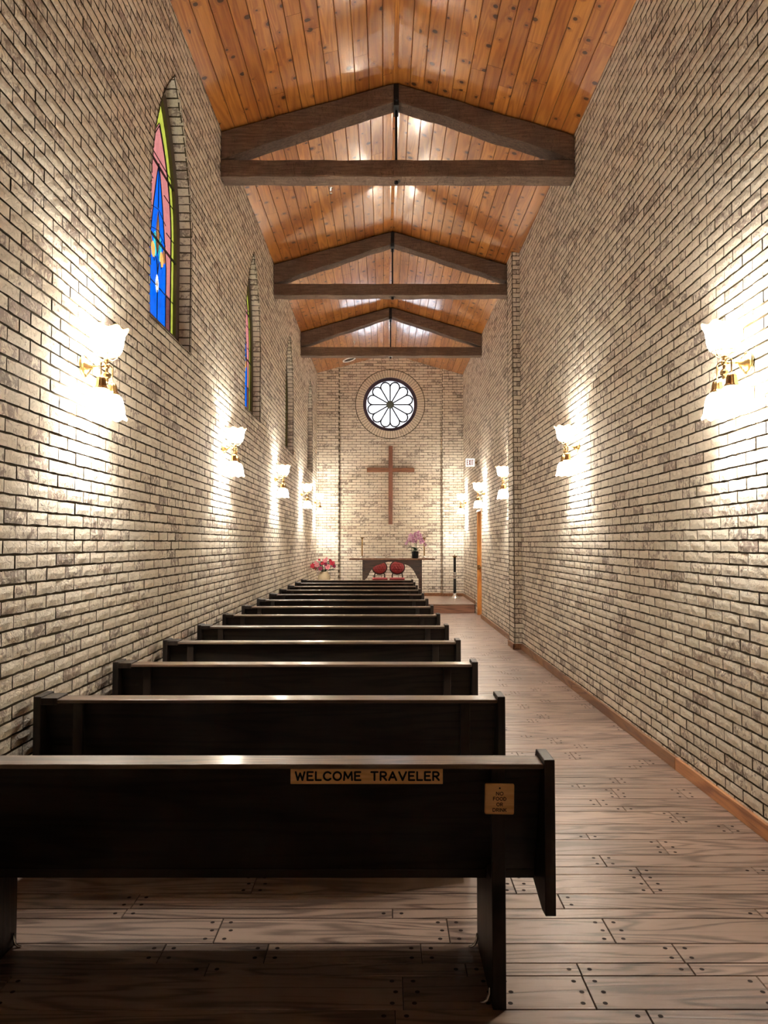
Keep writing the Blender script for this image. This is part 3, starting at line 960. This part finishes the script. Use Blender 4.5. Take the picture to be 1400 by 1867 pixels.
GLY = {
 'W': (1.15, [[(0, 1), (.27, 0), (.575, .85), (.88, 0), (1.15, 1)]]),
 'E': (.72, [[(.70, 1), (0, 1), (0, 0), (.72, 0)], [(0, .52), (.58, .52)]]),
 'L': (.66, [[(0, 1), (0, 0), (.66, 0)]]),
 'C': (.88, [arc(.5, .5, .5, .5, 42, 318, 20)]),
 'O': (1.0, [arc(.5, .5, .5, .5, 0, 360, 24)]),
 'M': (1.05, [[(0, 0), (.08, 1), (.525, .25), (.97, 1), (1.05, 0)]]),
 'T': (.86, [[(0, 1), (.86, 1)], [(.43, 1), (.43, 0)]]),
 'R': (.76, [[(0, 0), (0, 1)] + arc(.42, .74, .32, .26, 90, -90, 12) + [(0, .48)], [(.32, .48), (.76, 0)]]),
 'A': (.96, [[(0, 0), (.48, 1), (.96, 0)], [(.18, .34), (.78, .34)]]),
 'V': (.94, [[(0, 1), (.47, 0), (.94, 1)]]),
 'X': (.80, [[(0, 0), (.80, 1)], [(0, 1), (.80, 0)]]),
 'N': (.85, [[(0, 0), (0, 1), (.85, 0), (.85, 1)]]),
 'F': (.66, [[(.66, 1), (0, 1), (0, 0)], [(0, .52), (.54, .52)]]),
 'D': (.85, [[(0, 0), (0, 1)] + arc(.32, .5, .53, .5, 90, -90, 14) + [(0, 0)]]),
 'I': (.0, [[(0, 0), (0, 1)]]),
 'K': (.72, [[(0, 0), (0, 1)], [(.70, 1), (0, .42)], [(.22, .60), (.72, 0)]]),
}
def strokes(body, name, mat, parent, x0, x1, zc, h, rad, yf, gapf=.38, flat=.35):
    wid = sum(GLY[c][0] for c in body)+gapf*(len(body)-1)
    sx = (x1-x0)/wid
    mb = MB(); x = x0
    for c in body:
        w_, pls = GLY[c]
        for pl in pls:
            pts = [(x+p[0]*sx, 0, zc-h/2+p[1]*h) for p in pl]
            for p, q in zip(pts, pts[1:]): mb.tube([p, q], rad, 8)
            for p in pts: mb.sphere(p, rad, n=8, k=6)
        x += (w_+gapf)*sx
    mb.v = [(v[0], yf+v[1]*flat, v[2]) for v in mb.v]
    return mb.build(name, mat, parent)
ws = empty('welcome_sign', (-.058, PEWY+.012, .7445)); tag(ws, 'long honey wood sign reading WELCOME TRAVELER on the pew back', 'sign')
mb = MB(); mb.box(-.247, .247, 0, .031, -.0255, .0255, 0, .2, .002); mb.build('board', SIGNW, ws)
strokes('WELCOME', 'lettering', INK, ws, -.230, -.020, .0005, .0255, .0031, 0)
strokes('TRAVELER', 'lettering', INK, ws, .015, .234, .0005, .0255, .0031, 0)
ns = empty('notice_sign', (.372, PEWY+.021, .672)); tag(ns, 'small square wooden plaque reading NO FOOD OR DRINK on the pew leg', 'sign')
ns.rotation_euler = (0, radians(1.0), 0)
mb = MB(); mb.box(-.0475, .0475, -.014, 0, -.049, .049, 0, .6, .005); mb.build('board', SIGNW, ns)
for (b, z, w) in (('NO', .0185, .022), ('FOOD', .0020, .041), ('OR', -.0160, .019), ('DRINK', -.0335, .043)):
    strokes(b, 'lettering', BURN, ns, -w/2, w/2, z, .0100, .0011, -.014)
mb = MB(); mb.sphere((0, -.0145, .036), .0028, .002, .0028); mb.build('nail', IRON, ns)

# exit sign
ex = empty('exit_sign', (1.795, 15.66, 3.185)); tag(ex, 'white EXIT sign with red letters held out from the windowless wall', 'sign')
mb = MB(); mb.box(-.095, .095, -.02, .02, -.085, .085, 0, 0, .006); mb.build('sign_box', SIGNF, ex)
strokes('EXIT', 'lettering', REDP, ex, -.066, .066, 0, .105, .0068, -.020, gapf=.62)
mb = MB(); mb.box(.095, .142, -.012, .012, -.02, .02, 0, 0, .003); mb.box(.132, .145, -.03, .03, -.05, .05, 0, 0, .003); mb.build('wall_bracket', DKBRASS, ex)

# ------------------------------------------------------------------ wall sconces
LAMP_W = 7.0
def make_sconce():
    root = empty('wall_sconce')
    AX = .130
    mb = MB(); mb.lathe([(0, .0), (.062, .0), (.062, .008), (.055, .014), (.048, .014), (.046, .022), (.036, .026), (.034, .034), (.022, .038), (.018, .05), (0, .052)], (0, 0, 0), 'x', 28); mb.build('backplate', BRASS, root)
    mb = MB(); mb.tube([(.045, 0, 0), (AX-.01, 0, 0)], .007, 10); mb.sphere((AX, 0, 0), .016); mb.build('arm', BRASS, root)
    # upper gallery
    mb = MB()
    mb.lathe([(.006, .0), (.010, .012), (.007, .025), (.014, .032), (.010, .042), (.008, .050)], (AX, 0, 0), 'z', 16)
    mb.tube([(AX+.060*cos(2*pi*k/32), .060*sin(2*pi*k/32), .062) for k in range(32)], .0035, 6, closed=True)
    for k in range(4):
        a = 2*pi*k/4+.4
        mb.tube([(AX+.009*cos(a), .009*sin(a), .036), (AX+.03*cos(a), .03*sin(a), .030), (AX+.05*cos(a), .05*sin(a), .044), (AX+.060*cos(a), .060*sin(a), .062)], .003, 6)
    g = mb.build('gallery', DKBRASS, root)
    # finial urn
    mb = MB(); mb.lathe([(.006, -.005), (.009, -.022), (.006, -.03), (.018, -.042), (.022, -.055), (.019, -.066), (.009, -.072), (.012, -.080), (.005, -.092), (0, -.096)], (AX, 0, 0), 'z', 18); mb.build('finial', DKBRASS, root)
    def shade(name, c, up, prof, waves, amp):
        mb = MB()
        def ruf(t, a):
            k = max(0, (t-.55)/.45)**2
            return (amp*k*cos(waves*a)*.6, (1 if up else -1)*amp*k*cos(waves*a))
        mb.lathe([(r, (h if up else -h), rim) for r, h, rim in prof], c, 'z', 72, ruffle=ruf)
        return mb.build(name, SHADE, root)
    upr = [(.058, .0, 0), (.070, .010, 0), (.080, .030, 0), (.086, .060, 0), (.089, .085, 0), (.092, .105, .25), (.099, .122, .7), (.108, .134, .9), (.113, .140, .8)]
    s = shade('upper_shade', (AX, 0, .064), True, upr, 8, .008)
    mb = MB(); mb.sphere((AX, 0, .125), .022, .022, .032); mb.build('bulb', BULB, root)
    def light(c, w, r=.022):
        L = bpy.data.lights.new('bulb_light', 'POINT'); L.energy = w; L.color = (1.0, .945, .85); L.shadow_soft_size = r
        lo = bpy.data.objects.new('bulb_light', L); COL.objects.link(lo); lo.location = c; lo.parent = root
    light((AX, 0, .130), LAMP_W*1.2)
    for sg in (-1, 1):
        yy = sg*.085
        mb = MB(); pts = [(AX, sg*.010, .0)]
        for k in range(1, 13):
            a = pi*k/13
            pts.append((AX, sg*(.0475-.0375*cos(a)), .018*sin(a)-.004))
        pts += [(AX, yy, -.03), (AX, yy, -.075)]
        mb.tube(pts, .0045, 8); mb.build('lower_arm', DKBRASS, root)
        mb = MB()
        def flute(t, a): return (.0018*cos(12*a)*(1-t*.3), 0)
        mb.lathe([(.006, -.072), (.014, -.078), (.022, -.085), (.026, -.10), (.029, -.125), (.036, -.136), (.041, -.143), (.036, -.146)], (AX, yy, 0), 'z', 48, ruffle=flute); mb.build('socket_cup', BRASS, root)
        lpr = [(.036, .0, 0), (.050, .012, 0), (.060, .035, 0), (.066, .065, 0), (.069, .090, 0), (.072, .108, .2), (.079, .124, .7), (.086, .134, .9)]
        shade('lower_shade', (AX, yy, -.145), False, lpr, 8, .006)
        mb = MB(); mb.sphere((AX, yy, -.205), .020, .020, .030); mb.build('bulb', BULB, root)
        light((AX, yy, -.215), LAMP_W)
    return root
sc0 = make_sconce()
SCL = [4.12, 7.70, 11.37, 14.92, 17.82]
SCR = [3.96, 7.46, 11.42, 14.48, 17.75]
LABL = ['brass wall sconce on the window wall between the welcome-sign pew and the nearest arched window',
        'brass wall sconce under the wall between the first and second arched windows',
        'brass wall sconce on the wall between the second and third arched windows',
        'brass wall sconce on the wall between the third and fourth arched windows',
        'brass wall sconce in the corner above the red flower arrangement']
LABR = ['brass wall sconce on the windowless wall facing the one before the nearest arched window',
        'brass wall sconce on the windowless wall just before the brick pilaster',
        'brass wall sconce on the windowless wall just beyond the brick pilaster',
        'brass wall sconce on the windowless wall below the EXIT sign, above the door',
        'brass wall sconce on the windowless wall above the tall black candle stand']
for k in range(10):
    s = sc0 if k == 0 else copy_tree(sc0)
    if k < 5: s.location = (XL, SCL[k], 2.48 if k == 0 else 2.475)
    else:
        s.location = (XR, SCR[k-5], 2.46); s.rotation_euler = (0, 0, pi)
    tag(s, (LABL+LABR)[k], 'wall lamp', 'brass wall sconces along both walls')

# ------------------------------------------------------------------ cross
cr = empty('wall_cross', (.150, YF, 0)); tag(cr, 'tall plain red-brown wooden cross hung on the altar wall', 'cross')
zt, zb, za = 1.5+178*18.45/FPX-.01, 1.5+34*18.45/FPX, 1.5+133.5*18.45/FPX
mb = MB(); mb.prism([(-.050, zb), (.046, zb), (.052, (zb+zt)/2), (.050, zt), (-.048, zt), (-.053, (zb+zt)/2)], lambda a, b, d: (a, d, b), -.075, -.003, 0, .3, .006); mb.build('upright', CROSSW, cr)
CROSSH = wood('red_brown_crossbar_wood', (.25, .105, .05), (.14, .055, .03), .5, 0, 24, vary=.12)
mb = MB(); mb.prism([(-.585, za-.057), (.0, za-.052), (.585, za-.057), (.590, za+.03), (.575, za+.052), (0, za+.050), (-.575, za+.056), (-.588, za+.03)], lambda a, b, d: (a, d, b), -.070, -.006, 0, .7, .006); mb.build('crossbar', CROSSH, cr)

# ------------------------------------------------------------------ altar table
ATY = 16.95; ATX = .17
at = empty('altar_table', (ATX, ATY, PZ)); tag(at, 'dark wooden altar table with long slab top and ogee arched apron', 'table')
TT = 1.135-PZ+.022
mb = MB(); n = 40; pts = []
for k in range(n+1):
    x = lerp(-.955, .955, k/n); pts.append((x, .30+.02*sin(k*.9)+.01*sin(k*2.3)))
for k in range(n, -1, -1):
    x = lerp(-.955, .955, k/n); pts.append((x, -.30+.02*sin(k*.7+1)+.012*sin(k*2.1)))
mb.prism(pts, lambda a, b, d: (a, b, d), TT-.035, TT, 0, .4, .004)
mb.build('tabletop', SLABW, at)
for s in (-1, 1):
    for y in (-.22, .22):
        mb = MB(); mb.box(s*.635-.028, s*.635+.028, y-.028, y+.028, 0, TT-.035, 0, R(), .004); mb.build('leg', TABLEW, at)
def drop(t):
    tb = [(0, .43), (.04, .41), (.07, .36), (.11, .27), (.16, .20), (.20, .15), (.27, .115), (.36, .085), (.45, .055), (.54, .035), (.62, .032)]
    for (a, b), (c, d) in zip(tb, tb[1:]):
        if t <= c: return lerp(b, d, (t-a)/(c-a))
    return tb[-1][1]
for yy in (-.235,):
    mb = MB(); hwx = .608
    top = TT-.036; xs = [lerp(-hwx, hwx, k/60) for k in range(61)]
    for k in range(60):
        a, b = xs[k], xs[k+1]
        za_, zb_ = top-drop(hwx-abs(a)), top-drop(hwx-abs(b))
        mb.prism([(a, top), (a, za_), (b, zb_), (b, top)], lambda p, q, d: (p, d, q), yy-.012, yy+.012, 0, .3)
    mb.build('apron', TABLEW, at)

# things on the table
TZ = PZ+TT
def candlestick(x, label, dy=0):
    c = empty('candlestick', (x, ATY-.02+dy, TZ)); tag(c, label, 'candlestick', 'thin brass candlesticks on the altar')
    mb = MB(); mb.lathe([(0, 0), (.052, 0), (.052, .012), (.040, .020), (.018, .032), (.012, .05), (0, .05)], n=20); mb.build('base', SILVER, c)
    mb = MB(); mb.lathe([(.013, .045), (.016, .06), (.016, .40), (.013, .43), (.020, .44)], n=14); mb.build('stem', BRASS, c)
    mb = MB(); mb.lathe([(0, .438), (.02, .438), (.044, .462), (.046, .470), (.03, .462), (0, .458)], n=20); mb.build('drip_pan', DKBRASS, c)
    return c
def px2x(px, D): return (px-701)*D/FPX
candlestick(px2x(660.3, 16.95), 'thin brass candlestick at the altar end beside the open book')
candlestick(px2x(774, 16.95), 'thin brass candlestick behind the orchid at the altar end', .20)
def book(x, w, h, label, rot, big):
    b = empty('open_book', (x, ATY-.05, TZ), rot); tag(b, label, 'book', 'open books on the altar')
    mb = MB(); mb.box(-w/2, w/2, -.12, .12, 0, .006, 0, 0, .002)
    mb.build('cover', COVER, b)
    for s in (-1, 1):
        mb = MB(); n = 12; pts = []
        for k in range(n+1):
            t = k/n; pts.append((s*t*(w/2-.008), .006+h*(.35+.65*sin(pi*min(1, t*1.15+.12)**.8)) * (1-.35*t)))
        pts = pts+[(s*(w/2-.008), .006), (0, .006)]
        mb.prism(pts, lambda a, q, d: (a, d, q), -.112, .112, 0, .2); mb.build('pages', PAGE, b)
book(px2x(691, 16.9), .24, .035, 'thicker open book on the altar near the candlestick without flowers', .12, True)
book(px2x(718, 16.9), .28, .022, 'flatter open book lying on the middle of the altar', -.08, False)

# orchid
orx = px2x(756.5, 16.9)
oc = empty('potted_orchid', (orx, ATY-.12, TZ)); tag(oc, 'pink orchid in a black pot on the altar table', 'plant')
mb = MB(); mb.lathe([(0, 0), (.068, 0), (.074, .02), (.080, .15), (.082, .158), (.076, .158), (.072, .13), (0, .125)], n=28); mb.build('pot', POTB, oc)
mb = MB()
for k in range(9):
    a = 2*pi*k/9+U(-.2, .2); ln = U(.12, .19); up = U(.03, .12); w = .022
    prev = None
    for j in range(7):
        t = j/6; r = .02+ln*t; z = .14+up*sin(pi*min(t*.75+.1, 1)); ww = w*sin(pi*min(.98, t*.9+.08))
        q = ((r*cos(a)-ww*sin(a), r*sin(a)+ww*cos(a), z+.008), (r*cos(a), r*sin(a), z), (r*cos(a)+ww*sin(a), r*sin(a)-ww*cos(a), z+.008))
        if prev:
            mb.quad(prev[0], prev[1], q[1], q[0], 0, 0, True); mb.quad(prev[1], prev[2], q[2], q[1], 0, 0, True)
        prev = q
mb.build('leaves', LEAFM, oc)
mb = MB(); spots = []
for k, (dx, dy, zt_) in enumerate(((-.02, .0, .50), (.03, -.02, .52), (.05, .02, .47))):
    pts = [(dx*.4, dy, .13), (dx*.5, dy, .30), (dx*.8, dy, .43)]
    for j in range(1, 8):
        t = j/7; side = -1 if k == 0 else 1
        pts.append((dx+side*.17*t*(1 if k != 1 else .6), dy+.05*sin(k*2)*t, .43+(zt_-.43)*sin(pi*(t*.8))*1.2-.16*t*t))
        spots.append(pts[-1])
    mb.tube(pts, .004, 6)
mb.build('stems', LEAFM, oc)
def blossom(mb, c, r, petals=5, facing=None, mats=(0, 1)):
    f = facing or Vector((U(-.6, .6), -1, U(-.3, .5))); f.normalize()
    a = f.orthogonal().normalized(); b = f.cross(a)
    C = Vector(c)
    for k in range(petals):
        t = 2*pi*k/petals+U(-.15, .15)
        ring = []
        for j in range(8):
            u = 2*pi*j/8
            p = r*(.52+.48*cos(u)); q = r*.36*sin(u)
            d = a*cos(t)+b*sin(t); e = -a*sin(t)+b*cos(t)
            ring.append(tuple(C+d*p+e*q+f*(.25*r*(p/r)**2-.15*abs(q))))
        mb.poly(ring, mats[0] if k % 2 else mats[-1], R())
    mb.sphere(tuple(C+f*.01), r*.16, n=8, k=5, m=mats[0])
for i, sp in enumerate(spots + [(.155*sqrt(R())*cos(t), U(-.06, .06), .475+.115*sqrt(R())*sin(t)) for t in [U(0, 6.28) for _ in range(26)]]):
    mb = MB(); blossom(mb, (sp[0]+U(-.02, .02), sp[1]-.01+U(-.03, .02), sp[2]+U(-.01, .02)), U(.038, .050)); mb.build('blossom', [ORCH, ORCHL], oc)

# chairs behind the table
def make_chair():
    c = empty('chair')
    mb = MB(); mb.box(-.192, .192, -.22, .22, .38, .43, 0, .2, .02); mb.build('seat_frame', CHAIRW, c)
    mb = MB(); mb.box(-.180, .180, -.21, .21, .43, .475, 0, .2, .02); mb.build('seat', VELVET, c)
    for sx in (-1, 1):
        for sy in (-1, 1):
            mb = MB(); mb.tube([(sx*.165, sy*.195, .385), (sx*.17, sy*.21, .30), (sx*.16, sy*.195, .14), (sx*.17, sy*.21, .0)], [.02, .022, .015, .014], 10); mb.build('leg', CHAIRW, c)
    # oval tufted back facing -y
    cz = .715; ra, rb = .160, .145
    mb = MB(); n, m_ = 40, 14; tufts = []
    for row in range(5):
        for k in range(5):
            x = (k-2)*.062+(row % 2)*.031; z = (row-2)*.055
            if (x/ra)**2+(z/rb)**2 < .72: tufts.append((x, z))
    i0 = len(mb.v)
    for j in range(m_+1):
        t = j/m_
        for k in range(n):
            a = 2*pi*k/n; x, z = ra*t*cos(a)*1.02, rb*t*sin(a)*(1 if sin(a) > 0 else 1.0)
            dome = .055*sqrt(max(0, 1-t*t*.97))
            dmin = min(math.hypot(x-p[0], z-p[1]) for p in tufts)
            dome -= .020*math.exp(-(dmin/.014)**2)
            mb.v.append((x, .225-dome, cz+z))
    for j in range(m_):
        for k in range(n):
            k2 = (k+1) % n
            mb.face((i0+j*n+k, i0+(j+1)*n+k, i0+(j+1)*n+k2, i0+j*n+k2), 0, 0, True)
    cu = mb.build('backrest', VELVET, c)
    mb = MB()
    for (x, z) in tufts: mb.sphere((x, .225-.055*sqrt(max(0, 1-(x/ra)**2-(z/rb)**2))+.014, cz+z), .006, .004, .006, 8, 5)
    mb.build('buttons', CHAIRW, cu)
    mb = MB()
    mb.tube([(1.10*ra*cos(2*pi*k/36), .228, cz+1.12*rb*sin(2*pi*k/36)) for k in range(36)], .013, 8, closed=True)
    mb.lathe([(0, .235), (.16, .235), (.16, .245), (0, .245)], (0, 0, cz), 'y', 32)
    for s in (-1, 1): mb.tube([(s*.105, .228, cz-.13), (s*.125, .225, cz-.2), (s*.12, .20, .42)], .016, 8)
    mb.tube([(-.05, .228, cz+.155), (0, .228, cz+.185), (.05, .228, cz+.155)], [.012, .024, .012], 8)
    mb.build('back_frame', CHAIRW, c)
    return c
ch0 = make_chair()
CHY = 17.85
ch0.location = (px2x(692.5, CHY), CHY-.05, PZ); ch0.rotation_euler = (0, 0, radians(2))
tag(ch0, 'red tufted round-back chair behind the altar, on the open-book side', 'chair', 'red tufted chairs behind the altar')
ch1 = copy_tree(ch0); ch1.location = (px2x(723.5, CHY)+.005, CHY-.05, PZ); ch1.rotation_euler = (0, 0, radians(-2))
tag(ch1, 'red tufted round-back chair behind the altar, on the orchid side', 'chair', 'red tufted chairs behind the altar')

# tall floor candle stand
fc = empty('floor_candle_stand', (1.665, 17.82, PZ)); tag(fc, 'tall black and silver floor candle stand beside the altar', 'candle stand')
mb = MB(); mb.lathe([(0, 0), (.135, 0), (.135, .010), (.10, .022), (.06, .035), (.05, .06), (.036, .08), (.042, .10), (.034, .118), (0, .118)], n=28); mb.build('base', SILVER, fc)
mb = MB(); mb.tube([(0, 0, .112), (0, 0, .46)], .034, 16); mb.tube([(0, 0, .60), (0, 0, .955)], .031, 16); mb.build('column', BLACKP, fc)
mb = MB(); mb.lathe([(.034, .455), (.040, .462), (.032, .475), (.04, .50), (.064, .525), (.066, .532), (.035, .540), (.034, .56), (.044, .575), (.034, .60), (.036, .612), (.03, .615)], n=24); mb.build('collar', SILVER, fc)
mb = MB(); mb.lathe([(.031, .95), (.036, .965), (.07, .99), (.072, .998), (.03, .994), (0, .994)], n=24); mb.build('drip_pan', DKBRASS, fc)
mb = MB(); mb.lathe([(0, .99), (.014, .99), (.014, 1.05), (.004, 1.056), (0, 1.056)], n=12); mb.build('candle', CREAMC, fc)

# flower arrangement
fv = empty('flower_arrangement', (px2x(591, 16.6), 16.6, PZ)); tag(fv, 'arrangement of red and pink flowers in a sand coloured vase by the altar', 'flowers')
mb = MB(); mb.lathe([(0, 0), (.10, 0), (.105, .03), (.075, .08), (.075, .20), (.11, .33), (.135, .45), (.142, .52), (.13, .59), (.09, .645), (.085, .67), (.07, .67), (.07, .63), (0, .58)], n=32); mb.build('vase', VASEM, fv)
mb = MB()
for k in range(44):
    a = U(0, 2*pi); el = U(.15, 1.35); ln = U(.16, .32)
    d = Vector((cos(a)*cos(el), sin(a)*cos(el)*.7, sin(el)))
    p0 = Vector((0, 0, .65)); p1 = p0+d*ln*.6+Vector((0, 0, .02)); p2 = p0+d*ln
    mb.tube([p0, p1, p2], .003, 5)
    for j in range(5):
        c = p1.lerp(p2, j/4); s = Vector((U(-1, 1), U(-1, 1), U(-.5, 1))).normalized()*.035; w = s.orthogonal().normalized()*.013
        mb.quad(tuple(c), tuple(c+s*.5+w), tuple(c+s), tuple(c+s*.5-w), 0 if k % 3 else 1)
mb.build('foliage', [LEAFM, SAGE], fv)
fl = [(-.30, .0, .73, .075, FRED), (-.17, -.08, .755, .07, FPINK), (-.08, -.10, .67, .06, FMAG), (.12, -.11, .705, .075, FPINK), (.22, -.02, .79, .075, FRED), (.03, -.05, .84, .06, FPINK), (.0, .03, .80, .055, FRED), (-.24, .05, .68, .05, FRED), (.17, .06, .84, .05, FRED), (.05, -.08, .77, .045, FMAG), (-.05, -.02, .78, .045, FRED), (.28, -.03, .72, .05, FMAG), (.07, .0, .89, .035, FPINK), (-.13, .04, .86, .035, FRED), (-.22, -.06, .81, .035, FPINK)]
for (x, y, z, r, mt) in fl:
    x *= .82; z += .07; r *= .9
    mb = MB(); blossom(mb, (x, y-.05, z), r, 6, mats=(0, 0)); blossom(mb, (x, y-.065, z), r*.6, 5, mats=(0, 0)); mb.build('flower', mt, fv)

# ------------------------------------------------------------------ small ceiling fittings
def ceil_at(x, off=.0): return roofz(x)-off
sl_l = math.atan2(RZ-EL, RX-XL)
def vent(x, y, r, label, blk):
    v = empty('ceiling_vent', (x, y, ceil_at(x)+.0)); v.rotation_euler = (0, -sl_l, 0); tag(v, label, 'vent')
    mb = MB(); mb.lathe([(r, 0), (r, -.012), (r*.93, -.02), (r*.80, -.016), (r*.78, -.004)], n=40); mb.build('rim', WHITEP, v)
    mb = MB(); mb.poly([(r*.8*cos(2*pi*k/40), r*.8*sin(2*pi*k/40), -.005) for k in range(40)]); mb.build('recess', BLACKP if blk else WHITEP, v)
    if not blk:
        mb = MB()
        for q in (.25, .42, .6): mb.lathe([(r*q, -.004), (r*(q+.03), -.014), (r*(q+.08), -.004)], n=32)
        mb.build('grille', WHITEP, v)
vent(-.89, 11.78, .15, 'round white ceiling vent above the middle roof truss', False)
vent(-.86, 17.98, .165, 'round black-centred ceiling fitting with white rim near the rose window', True)
def sprinkler(x, y, label):
    s = empty('sprinkler', (x, y, ceil_at(x))); tag(s, label, 'sprinkler', 'ceiling sprinklers')
    mb = MB(); mb.lathe([(0, .01), (.03, .01), (.03, -.006), (.014, -.010), (.011, -.045), (0, -.045)], n=18); mb.build('body', CHROME, s)
    mb = MB(); mb.tube([(.010, 0, -.042), (.016, 0, -.055), (.004, 0, -.072)], .0025, 6); mb.tube([(-.010, 0, -.042), (-.016, 0, -.055), (-.004, 0, -.072)], .0025, 6); mb.lathe([(0, -.070), (.022, -.073), (.022, -.076), (0, -.076)], n=16); mb.build('deflector', CHROME, s)
sprinkler(-.68, 9.30, 'small chrome sprinkler head hanging from the boards behind the nearest roof truss')
sprinkler(-.675, 16.55, 'small dark sprinkler head on the glossy boards by the roof truss nearest the rose window')

# ------------------------------------------------------------------ world, settings
w = bpy.data.worlds.new('overcast_sky'); sc.world = w; w.use_nodes = True
bg = w.node_tree.nodes['Background']; bg.inputs[0].default_value = (.90, .93, 1.0, 1); bg.inputs[1].default_value = 0.66
vs = sc.view_settings
vs.view_transform = 'Standard'; vs.look = 'None'; vs.gamma = 1.0; vs.use_curve_mapping = False
vs.exposure = 2.62
cy = sc.cycles
cy.max_bounces = 7; cy.diffuse_bounces = 5; cy.glossy_bounces = 3; cy.transparent_max_bounces = 10; cy.transmission_bounces = 3
cy.sample_clamp_indirect = 6.0; cy.caustics_reflective = False; cy.caustics_refractive = False
cy.use_denoising = True; cy.use_light_tree = True
